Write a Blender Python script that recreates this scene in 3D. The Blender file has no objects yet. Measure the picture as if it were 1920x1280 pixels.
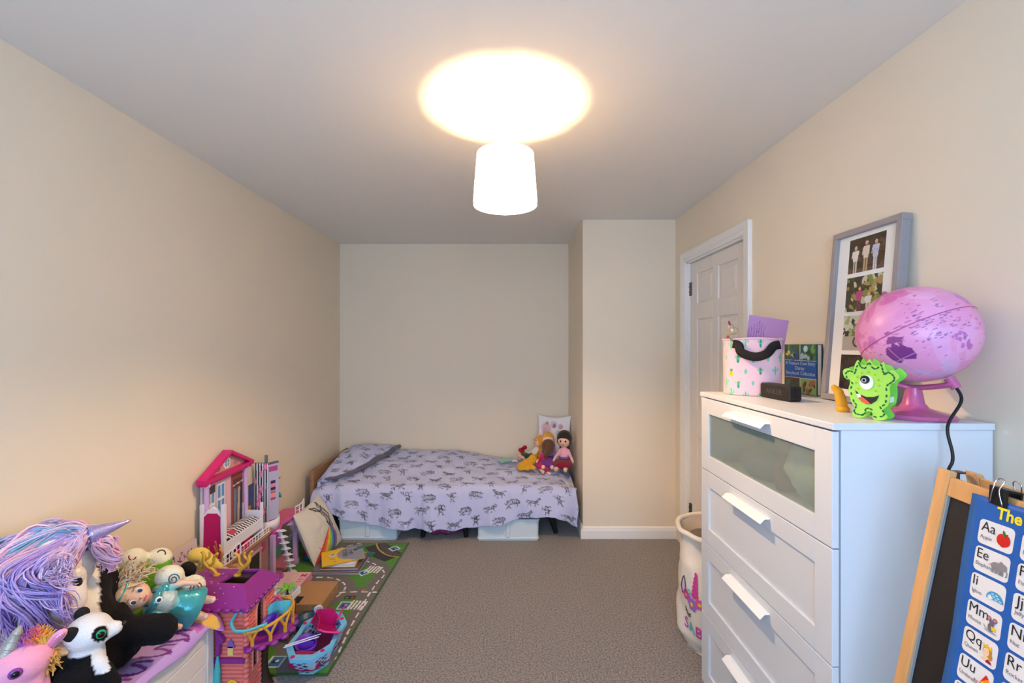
import bpy, bmesh, math, random
import numpy as np
from mathutils import Vector, Matrix, noise as mnoise

S = bpy.context.scene
COL = S.collection
PI = math.pi
random.seed(7)

# ---------------------------------------------------------------- camera
CAM_Z, FPX, VX, VY = 1.45, 820.0, 953.0, 648.0
cd = bpy.data.cameras.new('camera')
cam = bpy.data.objects.new('camera', cd); COL.objects.link(cam)
cam.location = (0, 0, CAM_Z); cam.rotation_euler = (PI/2, 0, 0)
cd.sensor_fit = 'HORIZONTAL'; cd.sensor_width = 36.0
cd.lens = 36.0*FPX/1920.0
cd.shift_x = (960-VX)/1920.0; cd.shift_y = (VY-640)/1920.0
cd.clip_start = 0.02
S.camera = cam

# ---------------------------------------------------------------- world, daylight, exposure
w = bpy.data.worlds.new('sky'); S.world = w; w.use_nodes = True
bg = w.node_tree.nodes['Background']
bg.inputs[0].default_value = (0.47, 0.68, 1.0, 1); bg.inputs[1].default_value = 1.2
S.view_settings.view_transform = 'Standard'; S.view_settings.look = 'None'
S.view_settings.gamma = 1.0; S.view_settings.use_curve_mapping = False
S.view_settings.exposure = 0.16
WIN_Y, WIN_POWER = -1.15, 84.0
ld = bpy.data.lights.new('window_daylight', 'AREA'); ld.shape = 'RECTANGLE'
ld.size, ld.size_y = 2.0, 1.25; ld.energy = WIN_POWER; ld.color = (0.46, 0.68, 1.0)
lo = bpy.data.objects.new('window_daylight', ld); COL.objects.link(lo)
lo.location = (-0.15, WIN_Y-0.12, 1.55); lo.rotation_euler = (PI/2, 0, 0)
LAMP_L = 5300.0

# ---------------------------------------------------------------- helpers
def P(px, py, Y):
    """a measured point: photo pixel at a known distance into the room"""
    return Vector(((px-VX)/FPX*Y, Y, CAM_Z-(py-VY)/FPX*Y))

def lin(c):
    if isinstance(c, str):
        c = c.lstrip('#'); c = [int(c[i:i+2], 16) for i in (0, 2, 4)]
    r = []
    for x in c[:3]:
        x = x/255.0
        r.append(x/12.92 if x <= 0.04045 else ((x+0.055)/1.055)**2.4)
    return tuple(r)

MATS = {}
def mat(key, col=(200, 200, 200), rough=0.6, metal=0.0, spec=0.5, bump=None, var=None, trans=0.0,
        alpha=1.0, emit=0.0, attr=False, sheen=0.0, coat=0.0, ior=1.45, col2=None, vscale=None):
    if key in MATS: return MATS[key]
    m = bpy.data.materials.new(key); m.use_nodes = True; MATS[key] = m
    nt = m.node_tree; N, L = nt.nodes, nt.links
    b = N['Principled BSDF']
    b.inputs['Roughness'].default_value = rough; b.inputs['Metallic'].default_value = metal
    b.inputs['Specular IOR Level'].default_value = spec; b.inputs['IOR'].default_value = ior
    b.inputs['Transmission Weight'].default_value = trans; b.inputs['Alpha'].default_value = alpha
    b.inputs['Sheen Weight'].default_value = sheen; b.inputs['Coat Weight'].default_value = coat
    c = lin(col)
    tc = N.new('ShaderNodeTexCoord')
    if attr:
        a = N.new('ShaderNodeAttribute'); a.attribute_name = 'Col'; src = a.outputs['Color']
    else:
        a = N.new('ShaderNodeRGB'); a.outputs[0].default_value = (*c, 1); src = a.outputs[0]
    if var:
        nz = N.new('ShaderNodeTexNoise'); nz.inputs['Scale'].default_value = var[0]
        nz.inputs['Detail'].default_value = 4
        if vscale:
            mp = N.new('ShaderNodeMapping'); mp.inputs['Scale'].default_value = vscale
            L.new(tc.outputs['Object'], mp.inputs[0]); L.new(mp.outputs[0], nz.inputs['Vector'])
        else: L.new(tc.outputs['Object'], nz.inputs['Vector'])
        rmp = N.new('ShaderNodeMapRange'); rmp.inputs[1].default_value = 0.3; rmp.inputs[2].default_value = 0.7
        L.new(nz.outputs['Fac'], rmp.inputs[0])
        mx = N.new('ShaderNodeMix'); mx.data_type = 'RGBA'
        if col2 is not None:
            rmp.inputs[3].default_value = 0; rmp.inputs[4].default_value = 1
            L.new(rmp.outputs[0], mx.inputs[0]); L.new(src, mx.inputs[6]); mx.inputs[7].default_value = (*lin(col2), 1)
            src = mx.outputs[2]
        else:
            rmp.inputs[3].default_value = 1-var[1]; rmp.inputs[4].default_value = 1+var[1]
            vm = N.new('ShaderNodeVectorMath'); vm.operation = 'SCALE'
            L.new(src, vm.inputs[0]); L.new(rmp.outputs[0], vm.inputs['Scale']); src = vm.outputs[0]
    L.new(src, b.inputs['Base Color'])
    if emit:
        L.new(src, b.inputs['Emission Color']); b.inputs['Emission Strength'].default_value = emit
    if bump:
        nb = N.new('ShaderNodeTexNoise'); nb.inputs['Scale'].default_value = bump[0]; nb.inputs['Detail'].default_value = 3
        L.new(tc.outputs['Object'], nb.inputs['Vector'])
        bp = N.new('ShaderNodeBump'); bp.inputs['Strength'].default_value = bump[1]
        bp.inputs['Distance'].default_value = bump[2] if len(bump) > 2 else 0.002
        L.new(nb.outputs['Fac'], bp.inputs['Height']); L.new(bp.outputs[0], b.inputs['Normal'])
    return m

def plastic(col, rough=0.35):
    k = 'plastic_%s_%s' % (col if isinstance(col, str) else '%d_%d_%d' % tuple(col), rough)
    return mat(k, col, rough)
def cloth(col, bump=0.25):
    k = 'cloth_%s_%s' % (col if isinstance(col, str) else '%d_%d_%d' % tuple(col), bump)
    return mat(k, col, 0.9, spec=0.2, sheen=0.2, bump=(320, bump, 0.002), var=(14, 0.06))
def painted(kind='card'):
    if kind == 'cloth': return mat('printed_cloth', rough=0.9, spec=0.2, sheen=0.15, attr=True, bump=(400, 0.2, 0.001))
    if kind == 'plush': return mat('plush_fur', rough=0.95, spec=0.1, sheen=0.04, attr=True, bump=(160, 0.6, 0.004))
    if kind == 'hair': return mat('doll_hair', rough=0.45, spec=0.5, sheen=0.2, attr=True)
    if kind == 'gloss': return mat('printed_gloss', rough=0.3, attr=True)
    return mat('printed_card', rough=0.55, spec=0.3, attr=True)

WORLD = set()
def thing(name, label, cat, loc=(0, 0, 0), rotz=0.0, group=None, world=False, rot=None):
    o = bpy.data.objects.new(name, None); COL.objects.link(o); o.empty_display_size = 0.05
    o.location = loc; o.rotation_euler = rot if rot else (0, 0, rotz)
    tag(o, label, cat, group)
    if world: WORLD.add(o.name)
    return o
def tag(o, label=None, cat=None, group=None, kind=None):
    if label: o['label'] = label
    if cat: o['category'] = cat
    if group: o['group'] = group
    if kind: o['kind'] = kind
    return o

def rotm(rx=0, ry=0, rz=0):
    return (Matrix.Rotation(rz, 3, 'Z') @ Matrix.Rotation(ry, 3, 'Y') @ Matrix.Rotation(rx, 3, 'X'))
def frame(o, x, y, z):
    m = Matrix((x, y, z)).transposed().to_4x4(); m.translation = Vector(o); return m
def align(d):
    """matrix whose z axis points along d"""
    return Vector(d).normalized().to_track_quat('Z', 'Y').to_matrix()

_TXT = {}
def text_data(s, bold=0.0):
    k = (s, bold)
    if k in _TXT: return _TXT[k]
    cu = bpy.data.curves.new('t', 'FONT'); cu.body = s; cu.size = 1.0; cu.offset = bold; cu.resolution_u = 3
    ob = bpy.data.objects.new('t', cu); COL.objects.link(ob)
    dg = bpy.context.evaluated_depsgraph_get()
    me = bpy.data.meshes.new_from_object(ob.evaluated_get(dg))
    v = [tuple(x.co) for x in me.vertices]; f = [tuple(p.vertices) for p in me.polygons]
    bpy.data.objects.remove(ob); bpy.data.curves.remove(cu); bpy.data.meshes.remove(me)
    _TXT[k] = (v, f); return _TXT[k]

class B:
    """collects shapes into one mesh"""
    def __init__(s): s.v = []; s.f = []; s.c = []; s.col = None; s.painted = False
    def paint(s, c): s.col = lin(c); s.painted = True; return s
    def add(s, vs, fs, cols=None):
        o = len(s.v); s.v.extend(tuple(v) for v in vs)
        s.f.extend(tuple(i+o for i in f) for f in fs)
        if cols is not None: s.c.extend(cols); s.painted = True
        else: s.c.extend([s.col or (0.8, 0.8, 0.8)]*len(vs))
        return s
    def box(s, c, d, R=None):
        c = Vector(c); R = rotm(0, 0, R) if isinstance(R, (int, float)) else R
        vs = []
        for x in (-.5, .5):
            for y in (-.5, .5):
                for z in (-.5, .5):
                    p = Vector((x*d[0], y*d[1], z*d[2])); vs.append(c+(R @ p if R else p))
        return s.add(vs, [(0, 1, 3, 2), (4, 6, 7, 5), (0, 4, 5, 1), (2, 3, 7, 6), (0, 2, 6, 4), (1, 5, 7, 3)])
    def span(s, a, b):
        return s.box([(a[i]+b[i])/2 for i in range(3)], [abs(b[i]-a[i]) for i in range(3)])
    def prism(s, poly, h, M=None, taper=1.0):
        n = len(poly); M = M or Matrix.Identity(4)
        cx = sum(p[0] for p in poly)/n; cy = sum(p[1] for p in poly)/n
        vs = [M @ Vector((p[0], p[1], 0)) for p in poly]+[M @ Vector((cx+(p[0]-cx)*taper, cy+(p[1]-cy)*taper, h)) for p in poly]
        fs = [tuple(range(n-1, -1, -1)), tuple(range(n, 2*n))]+[(i, (i+1) % n, n+(i+1) % n, n+i) for i in range(n)]
        return s.add(vs, fs)
    def flat(s, poly, M):
        return s.add([M @ Vector((p[0], p[1], 0)) for p in poly], [tuple(range(len(poly)))])
    def cyl(s, p0, p1, r0, r1=None, n=12):
        return s.tube([p0, p1], [r0, r0 if r1 is None else r1], n)
    def tube(s, pts, r, n=6, closed=False, flatten=1.0, up=None):
        pts = [Vector(p) for p in pts]; m = len(pts)
        if not isinstance(r, (list, tuple)): r = [r]*m
        vs = []; prev = None
        for i, p in enumerate(pts):
            if closed: d = pts[(i+1) % m]-pts[i-1]
            else: d = pts[min(i+1, m-1)]-pts[max(i-1, 0)]
            if d.length < 1e-9: d = Vector((0, 0, 1))
            d.normalize()
            if prev is None:
                a = Vector(up) if up else (Vector((0, 0, 1)) if abs(d.z) < 0.9 else Vector((1, 0, 0)))
            else: a = prev
            x = (a-d*a.dot(d))
            if x.length < 1e-6: x = d.orthogonal()
            x.normalize(); y = d.cross(x); prev = x
            for k in range(n):
                t = 2*PI*k/n; vs.append(p+x*math.cos(t)*r[i]*flatten+y*math.sin(t)*r[i])
        fs = []
        for i in range(m if closed else m-1):
            j = (i+1) % m
            for k in range(n):
                l = (k+1) % n; fs.append((i*n+k, i*n+l, j*n+l, j*n+k))
        if not closed: fs += [tuple(range(n-1, -1, -1)), tuple(range((m-1)*n, m*n))]
        return s.add(vs, fs)
    def ball(s, c, r, n=14, m=9, R=None):
        c = Vector(c); r = (r, r, r) if isinstance(r, (int, float)) else r
        vs = [Vector((0, 0, -r[2]))]
        for j in range(1, m):
            a = -PI/2+PI*j/m
            for i in range(n):
                t = 2*PI*i/n
                vs.append(Vector((r[0]*math.cos(a)*math.cos(t), r[1]*math.cos(a)*math.sin(t), r[2]*math.sin(a))))
        vs.append(Vector((0, 0, r[2])))
        fs = [(0, 1+(i+1) % n, 1+i) for i in range(n)]
        for j in range(m-2):
            for i in range(n):
                a = 1+j*n; fs.append((a+i, a+(i+1) % n, a+n+(i+1) % n, a+n+i))
        t = len(vs)-1; a = 1+(m-2)*n
        fs += [(a+i, a+(i+1) % n, t) for i in range(n)]
        return s.add([c+(R @ v if R else v) for v in vs], fs)
    def lathe(s, prof, c=(0, 0, 0), n=24, R=None, sx=1.0, sy=1.0):
        c = Vector(c); vs = []; m = len(prof)
        for r, z in prof:
            for i in range(n):
                t = 2*PI*i/n; p = Vector((r*math.cos(t)*sx, r*math.sin(t)*sy, z)); vs.append(c+(R @ p if R else p))
        fs = [(j*n+i, j*n+(i+1) % n, (j+1)*n+(i+1) % n, (j+1)*n+i) for j in range(m-1) for i in range(n)]
        if prof[0][0] > 1e-6: fs.append(tuple(range(n-1, -1, -1)))
        if prof[-1][0] > 1e-6: fs.append(tuple(range((m-1)*n, m*n)))
        return s.add(vs, fs)
    def shell(s, prof, c=(0, 0, 0), n=24, R=None, sx=1.0, sy=1.0):
        """open surface of revolution (give the profile both sides for thickness)"""
        k = len(s.f); s.lathe(prof, c, n, R, sx, sy)
        s.f = [f for f in s.f[:k]]+[f for f in s.f[k:] if len(f) == 4]
        return s
    def sheet(s, fn, nu, nv, cv=None):
        vs = []; cols = [] if cv is not None else None
        for j in range(nv+1):
            for i in range(nu+1):
                u, v = i/nu, j/nv; vs.append(fn(u, v))
                if cv is not None: cols.append(cv.at(u, v) if hasattr(cv, 'at') else cv(u, v))
        W = nu+1
        fs = [(j*W+i, j*W+i+1, (j+1)*W+i+1, (j+1)*W+i) for j in range(nv) for i in range(nu)]
        return s.add(vs, fs, cols)
    def text(s, t, size, fn, bold=0.0, center=True, stretch=1.0):
        v, f = text_data(t, bold)
        x0 = min(p[0] for p in v); x1 = max(p[0] for p in v); o = (x0+x1)/2 if center else x0
        return s.add([fn((p[0]-o)*size*stretch, p[1]*size) for p in v], f)
    def mk(s, name, m, parent=None, smooth=False, bevel=0.0, solid=0.0, sub=0, soff=-1.0, recalc=True, label=None, seg=2):
        me = bpy.data.meshes.new(name); me.from_pydata([tuple(v) for v in s.v], [], s.f)
        if s.painted:
            a = me.color_attributes.new('Col', 'FLOAT_COLOR', 'POINT')
            arr = np.ones((len(s.v), 4), dtype=np.float32); arr[:, :3] = np.array(s.c, dtype=np.float32)
            a.data.foreach_set('color', arr.ravel())
        if recalc and len(s.f) < 30000:
            bm = bmesh.new(); bm.from_mesh(me); bmesh.ops.recalc_face_normals(bm, faces=bm.faces); bm.to_mesh(me); bm.free()
        me.materials.append(m); me.update()
        return link(name, me, parent, smooth, bevel, solid, sub, soff, label, seg)

def link(name, me, parent=None, smooth=False, bevel=0.0, solid=0.0, sub=0, soff=-1.0, label=None, seg=2):
    if smooth:
        me.polygons.foreach_set('use_smooth', [True]*len(me.polygons))
        if smooth != 'all': me.set_sharp_from_angle(angle=math.radians(38))
    o = bpy.data.objects.new(name, me); COL.objects.link(o)
    if bevel:
        b = o.modifiers.new('bevel', 'BEVEL'); b.width = bevel; b.segments = seg; b.limit_method = 'ANGLE'
        b.angle_limit = math.radians(40); b.harden_normals = False
    if solid:
        d = o.modifiers.new('solid', 'SOLIDIFY'); d.thickness = solid; d.offset = soff
    if sub:
        d = o.modifiers.new('sub', 'SUBSURF'); d.levels = sub; d.render_levels = sub
    if parent is not None:
        o.parent = parent
        if parent.name in WORLD: o.matrix_parent_inverse = Matrix.Translation(-Vector(parent.location))
    if label: o['label'] = label
    return o

def blob(name, prims, voxel, m, parent=None, color=None, it=5, label=None, warp=None):
    """one continuous soft surface grown over overlapping balls and limbs"""
    b = B()
    for p in prims:
        if p[0] == 's': b.ball(p[1], p[2], 16, 10, p[3] if len(p) > 3 else None)
        else:
            a, c = Vector(p[1]), Vector(p[2]); r0 = p[3]; r1 = p[4] if len(p) > 4 else r0
            b.cyl(a, c, r0, r1, 12); b.ball(a, r0, 12, 8); b.ball(c, r1, 12, 8)
    me = bpy.data.meshes.new(name); me.from_pydata(b.v, [], b.f)
    ob = bpy.data.objects.new('tmp', me); COL.objects.link(ob)
    r = ob.modifiers.new('r', 'REMESH'); r.mode = 'VOXEL'; r.voxel_size = voxel
    if it:
        sm = ob.modifiers.new('s', 'SMOOTH'); sm.factor = 0.5; sm.iterations = it
    dg = bpy.context.evaluated_depsgraph_get()
    out = bpy.data.meshes.new_from_object(ob.evaluated_get(dg)); out.name = name
    bpy.data.objects.remove(ob); bpy.data.meshes.remove(me)
    if warp:
        for v in out.vertices: v.co = warp(v.co)
    if color:
        a = out.color_attributes.new('Col', 'FLOAT_COLOR', 'POINT')
        arr = np.ones((len(out.vertices), 4), dtype=np.float32)
        for i, v in enumerate(out.vertices): arr[i, :3] = lin(color(v.co))
        a.data.foreach_set('color', arr.ravel())
    out.materials.clear(); out.materials.append(m)
    return link(name, out, parent, 'all', label=label)

class Cv:
    """a small drawing board: shapes in 0..1 coordinates (y down), read back as vertex colours"""
    def __init__(s, w, h, bg, asp=None):
        s.w, s.h = w, h; s.a = np.zeros((h, w, 3)); s.a[:] = lin(bg); s.asp = asp or h/w
    def _box(s, x0, y0, x1, y1):
        i0 = max(0, int(x0*s.w)-1); i1 = min(s.w, int(x1*s.w)+2); j0 = max(0, int(y0*s.h)-1); j1 = min(s.h, int(y1*s.h)+2)
        if i1 <= i0 or j1 <= j0: return None
        X, Y = np.meshgrid((np.arange(i0, i1)+.5)/s.w, (np.arange(j0, j1)+.5)/s.h); return i0, i1, j0, j1, X, Y
    def _put(s, b, m, c, al=1.0):
        r = s.a[b[2]:b[3], b[0]:b[1]]; r[m] = r[m]*(1-al)+np.array(lin(c))*al
    def poly(s, pts, c, al=1.0):
        xs = [p[0] for p in pts]; ys = [p[1] for p in pts]; b = s._box(min(xs), min(ys), max(xs), max(ys))
        if b is None: return s
        X, Y = b[4], b[5]; m = np.zeros(X.shape, bool); n = len(pts)
        for i in range(n):
            x0, y0 = pts[i]; x1, y1 = pts[(i+1) % n]
            if y0 == y1: continue
            m ^= ((y0 > Y) != (y1 > Y)) & (X < (x1-x0)*(Y-y0)/(y1-y0)+x0)
        s._put(b, m, c, al); return s
    def rect(s, x0, y0, x1, y1, c, al=1.0): return s.poly([(x0, y0), (x1, y0), (x1, y1), (x0, y1)], c, al)
    def ell(s, cx, cy, rx, ry, c, rot=0.0, al=1.0):
        R = max(rx, ry*s.asp); Ry = max(ry, rx/s.asp); b = s._box(cx-R, cy-Ry, cx+R, cy+Ry)
        if b is None: return s
        X, Y = b[4]-cx, (b[5]-cy)*s.asp; co, si = math.cos(rot), math.sin(rot)
        m = ((X*co+Y*si)/rx)**2+((-X*si+Y*co)/(ry*s.asp))**2 < 1
        s._put(b, m, c, al); return s
    def line(s, pts, wd, c, al=1.0):
        for (x0, y0), (x1, y1) in zip(pts[:-1], pts[1:]):
            b = s._box(min(x0, x1)-wd, min(y0, y1)-wd/s.asp, max(x0, x1)+wd, max(y0, y1)+wd/s.asp)
            if b is None: continue
            X, Y = b[4], b[5]*s.asp; Y0, Y1 = y0*s.asp, y1*s.asp
            dx, dy = x1-x0, Y1-Y0; q = dx*dx+dy*dy or 1e-12
            t = np.clip(((X-x0)*dx+(Y-Y0)*dy)/q, 0, 1)
            m = (X-x0-t*dx)**2+(Y-Y0-t*dy)**2 < (wd/2)**2
            s._put(b, m, c, al)
        return s
    def at(s, u, v):
        return tuple(s.a[min(s.h-1, int(v*s.h)), min(s.w-1, int(u*s.w))])

def rrect(x0, y0, x1, y1, r, k=4):
    out = []
    for cx, cy, a0 in ((x1-r, y1-r, 0), (x0+r, y1-r, PI/2), (x0+r, y0+r, PI), (x1-r, y0+r, 1.5*PI)):
        for i in range(k+1):
            a = a0+PI/2*i/k; out.append((cx+r*math.cos(a), cy+r*math.sin(a)))
    return out
def spline(pts, k=6):
    """smooth curve through points"""
    P_ = [Vector(p) for p in pts]; out = []
    for i in range(len(P_)-1):
        p0, p1, p2, p3 = P_[max(i-1, 0)], P_[i], P_[i+1], P_[min(i+2, len(P_)-1)]
        for j in range(k):
            t = j/k
            out.append(0.5*((2*p1)+(p2-p0)*t+(2*p0-5*p1+4*p2-p3)*t*t+(3*p1-p0-3*p2+p3)*t**3))
    out.append(P_[-1]); return out
def dup(root, label=None, group=None, loc=None, rotz=None):
    r = root.copy(); COL.objects.link(r)
    if label: r['label'] = label
    if group: r['group'] = group
    if loc is not None: r.location = loc
    if rotz is not None: r.rotation_euler = (0, 0, rotz)
    for ch in list(root.children):
        c = ch.copy(); COL.objects.link(c); c.parent = r
        for g in list(ch.children):
            d = g.copy(); COL.objects.link(d); d.parent = c
    return r
def sstep(x, a=0.0, b=1.0):
    t = min(1, max(0, (x-a)/(b-a))); return t*t*(3-2*t)
def nz(x, y=0, z=0): return mnoise.noise(Vector((x, y, z)))
def lerp_tab(tab, x):
    if x <= tab[0][0]: return tab[0][1]
    for (a, p), (b, q) in zip(tab[:-1], tab[1:]):
        if x <= b: return p+(q-p)*(x-a)/(b-a)
    return tab[-1][1]
# ================================================================ the room
XL, XR, YB, YA, XA, ZC = -1.572, 1.262, 4.08, 3.30, 0.562, 2.40
YR = -1.15
m_wall = mat('cream_wall_paint', (235, 222, 201), 0.85, spec=0.2, bump=(260, 0.05, 0.001), var=(1.3, 0.012))
m_ceil = mat('ceiling_paint', (238, 235, 230), 0.9, spec=0.1, bump=(200, 0.04, 0.001))
m_white = mat('white_gloss_paint', (240, 238, 234), 0.4)
m_carpet = mat('carpet', (166, 158, 152), 0.98, spec=0.05, bump=(150, 1.0, 0.005), var=(120, 0.0), col2=(92, 85, 80), sheen=0.3)
nt = m_carpet.node_tree
def struct(b, name, m, parent=None, **k):
    o = b.mk(name, m, parent, **k); o['kind'] = 'structure'; return o
struct(B().span((XL-.1, YR-.1, -.1), (XR+.1, YB+.1, 0)), 'floor', m_carpet)
struct(B().span((XL-.1, YR-.1, ZC), (XR+.1, YB+.1, ZC+.1)), 'ceiling', m_ceil)
struct(B().span((XL-.1, YR-.1, 0), (XL, YB+.1, ZC)), 'wall_left', m_wall)
struct(B().span((XL, YB, 0), (XA, YB+.1, ZC)), 'wall_back', m_wall)
struct(B().span((XA, YA, 0), (XR, YB+.1, ZC)), 'wall_alcove', m_wall)
DY0, DY1, DZ = 2.325, 3.10, 2.045
struct(B().span((XR, YR-.1, 0), (XR+.12, DY0, ZC)).span((XR, DY1, 0), (XR+.12, YB+.1, ZC)).span((XR, DY0, DZ), (XR+.12, DY1, ZC)), 'wall_right', m_wall)
WX0, WX1, WZ0, WZ1 = -1.15, 0.85, 0.92, 2.15
struct(B().span((XL, YR-.1, 0), (WX0, YR, ZC)).span((WX1, YR-.1, 0), (XR, YR, ZC)).span((WX0, YR-.1, 0), (WX1, YR, WZ0)).span((WX0, YR-.1, WZ1), (WX1, YR, ZC)), 'wall_rear', m_wall)
# window in the wall behind the viewer
win = bpy.data.objects.new('window_1', None); COL.objects.link(win); win.location = (0, YR, WZ0); win['kind'] = 'structure'; WORLD.add('window_1')
b = B()
for x in (WX0+.03, (WX0+WX1)/2, WX1-.03): b.span((x-.03, YR-.085, WZ0), (x+.03, YR-.03, WZ1))
for z in (WZ0+.03, WZ1-.03): b.span((WX0, YR-.085, z-.03), (WX1, YR-.03, z+.03))
b.mk('window_frame', m_white, win, bevel=.004)
B().span((WX0-.05, YR, WZ0-.03), (WX1+.05, YR+.12, WZ0)).mk('window_sill', m_white, win, bevel=.004)
mg = bpy.data.materials.new('clear_pane'); mg.use_nodes = True
N, L = mg.node_tree.nodes, mg.node_tree.links
N.remove(N['Principled BSDF']); tr = N.new('ShaderNodeBsdfTransparent'); gl = N.new('ShaderNodeBsdfGlossy'); mi = N.new('ShaderNodeMixShader')
gl.inputs['Roughness'].default_value = .02; mi.inputs[0].default_value = .06
L.new(tr.outputs[0], mi.inputs[1]); L.new(gl.outputs[0], mi.inputs[2]); L.new(mi.outputs[0], N['Material Output'].inputs[0])
for a, c in ((WX0+.06, (WX0+WX1)/2-.03), ((WX0+WX1)/2+.03, WX1-.06)):
    B().span((a, YR-.062, WZ0+.06), (c, YR-.056, WZ1-.06)).mk('pane', mg, win)

# skirting boards
def skirt(name, p, q, n):
    p, q, n = Vector(p), Vector(q), Vector(n); d = (q-p).normalized(); L_ = (q-p).length
    prof = [(0, 0), (.017, 0), (.017, .062), (.013, .07), (.013, .078), (.005, .088), (0, .088)]
    M = frame(p, n, Vector((0, 0, 1)), d)
    if M.determinant() < 0: pass
    struct(B().prism(prof, L_, M), name, m_white)
skirt('baseboard_left', (XL, YR, 0), (XL, YB, 0), (1, 0, 0))
skirt('baseboard_back', (XL, YB, 0), (XA, YB, 0), (0, -1, 0))
skirt('baseboard_alcove', (XA, YA, 0), (XR, YA, 0), (0, -1, 0))
skirt('baseboard_alcove_side', (XA, YA-.017, 0), (XA, YB, 0), (-1, 0, 0))
skirt('baseboard_right', (XR, YR, 0), (XR, DY0-.065, 0), (-1, 0, 0))

# door with six panels
door = bpy.data.objects.new('door_1', None); COL.objects.link(door); door.location = (XR+.03, DY1-.01, 0); door['kind'] = 'structure'; WORLD.add('door_1')
m_door = mat('door_paint', (232, 226, 219), 0.45)
LY0, LY1, LZ1 = DY0+.018, DY1-.018, DZ-.02
xf = XR+.022
rows = [(0.20, 0.83), (1.00, 1.63), (1.74, 1.94)]
cols = [(LY0+.105, LY0+.335), (LY1-.335, LY1-.105)]
b = B().span((xf+.010, LY0, .008), (xf+.04, LY1, LZ1))
b.mk('door_core', m_door, door)
b = B()
for y0, y1 in ((LY0, cols[0][0]), (cols[0][1], cols[1][0]), (cols[1][1], LY1)): b.span((xf, y0, .008), (xf+.012, y1, LZ1))
zz = [.008]+[z for r in rows for z in r]+[LZ1]
for k in range(0, len(zz), 2):
    for y0, y1 in cols: b.span((xf, y0, zz[k]), (xf+.012, y1, zz[k+1]))
b.mk('door_frame', m_door, door, bevel=.003)
for z0, z1 in rows:
    for y0, y1 in cols:
        M = frame((xf+.0105, (y0+y1)/2, (z0+z1)/2), (0, 1, 0), (0, 0, 1), (-1, 0, 0))
        wd, hd = (y1-y0)/2-.012, (z1-z0)/2-.012
        B().add([M @ Vector(v) for v in [(-wd, -hd, 0), (wd, -hd, 0), (wd, hd, 0), (-wd, hd, 0), (-wd+.026, -hd+.026, .008), (wd-.026, -hd+.026, .008), (wd-.026, hd-.026, .008), (-wd+.026, hd-.026, .008)]],
                [(4, 5, 6, 7), (0, 1, 5, 4), (1, 2, 6, 5), (2, 3, 7, 6), (3, 0, 4, 7)]).mk('panel', m_door, door)
m_steel = mat('hinge_steel', (120, 116, 110), .35, metal=1.0)
for z in (.25, 1.80):
    b = B()
    for k in range(5): b.cyl((xf-.006, LY1+.006, z+k*.019), (xf-.006, LY1+.006, z+k*.019+.017), .0065 if k % 2 else .0058, n=10)
    b.span((xf-.002, LY1-.03, z), (xf+.001, LY1, z+.095)); b.mk('hinge', m_steel, door)
h = B().lathe([(.004, 0), (.026, 0), (.026, .006), (.01, .01), (.01, .04)], (xf, LY0+.06, 1.0), 20, rotm(0, -PI/2, 0)).tube([(xf-.04, LY0+.06, 1.0), (xf-.045, LY0+.08, 1.0), (xf-.045, LY0+.17, 1.0)], .009, 10)
h.mk('door_handle', m_steel, door, smooth=True)
# lining and architrave
b = B().span((XR+.0, DY0, 0), (XR+.12, DY0+.016, DZ)).span((XR+.0, DY1-.016, 0), (XR+.12, DY1, DZ)).span((XR+.0, DY0, DZ-.018), (XR+.12, DY1, DZ))
struct(b, 'trim_1', m_white)
b = B(); aw = .066
prof = [(0, 0), (0, -.012), (.012, -.016), (.022, -.016), (.026, -.019), (.052, -.022), (aw, -.022), (aw, 0)]
def arch(path_in, path_out_dir):
    pass
ring_in = [(DY0+.006, 0), (DY0+.006, DZ-.006), (DY1-.006, DZ-.006), (DY1-.006, 0)]
dirs = [(-1, 0), (-1, 1), (1, 1), (1, 0)]
vs = []
for (y, z), (dy, dz) in zip(ring_in, dirs):
    for o, x in prof: vs.append((XR+x, y+dy*o, z+dz*o))
n = len(prof); fs = []
for k in range(3):
    for i in range(n): fs.append((k*n+i, k*n+(i+1) % n, (k+1)*n+(i+1) % n, (k+1)*n+i))
struct(B().add(vs, fs), 'trim_2', m_white)

# pendant lamp
LX, LY = -0.012, 1.735
lamp = thing('pendant_lamp', 'white drum shade pendant lamp hanging lit from the ceiling', 'lamp', (LX, LY, ZC), world=True)
m_lampw = mat('lamp_white_plastic', (240, 236, 230), .4)
B().lathe([(.001, 0), (.042, 0), (.042, -.012), (.036, -.022), (.014, -.028), (.008, -.04), (.001, -.04)], (LX, LY, ZC), 28).mk('ceiling_rose', m_lampw, lamp, smooth=True)
B().tube([(LX, LY, ZC-.03), (LX, LY, 2.165)], .0032, 8).mk('cord', m_lampw, lamp, smooth=True)
B().lathe([(.001, .03), (.008, .03), (.011, .024), (.011, .0), (.001, 0)], (LX, LY, 2.137), 20).mk('lamp_holder', m_lampw, lamp, smooth=True)
ms = bpy.data.materials.new('shade_fabric'); ms.use_nodes = True
N, L = ms.node_tree.nodes, ms.node_tree.links
N.remove(N['Principled BSDF']); d1 = N.new('ShaderNodeBsdfDiffuse'); t1 = N.new('ShaderNodeBsdfTranslucent'); mx = N.new('ShaderNodeMixShader')
d1.inputs[0].default_value = (.85, .83, .78, 1); t1.inputs[0].default_value = (.92, .80, .60, 1); mx.inputs[0].default_value = .62
L.new(d1.outputs[0], mx.inputs[1]); L.new(t1.outputs[0], mx.inputs[2]); L.new(mx.outputs[0], N['Material Output'].inputs[0])
ZS0, ZS1, RS0, RS1 = 2.008, 2.207, .127, .112
shade = B().shell([(RS0, ZS0), (RS1, ZS1)], (LX, LY, 0), 56).mk('lamp_shade', ms, lamp, smooth='all')
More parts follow.
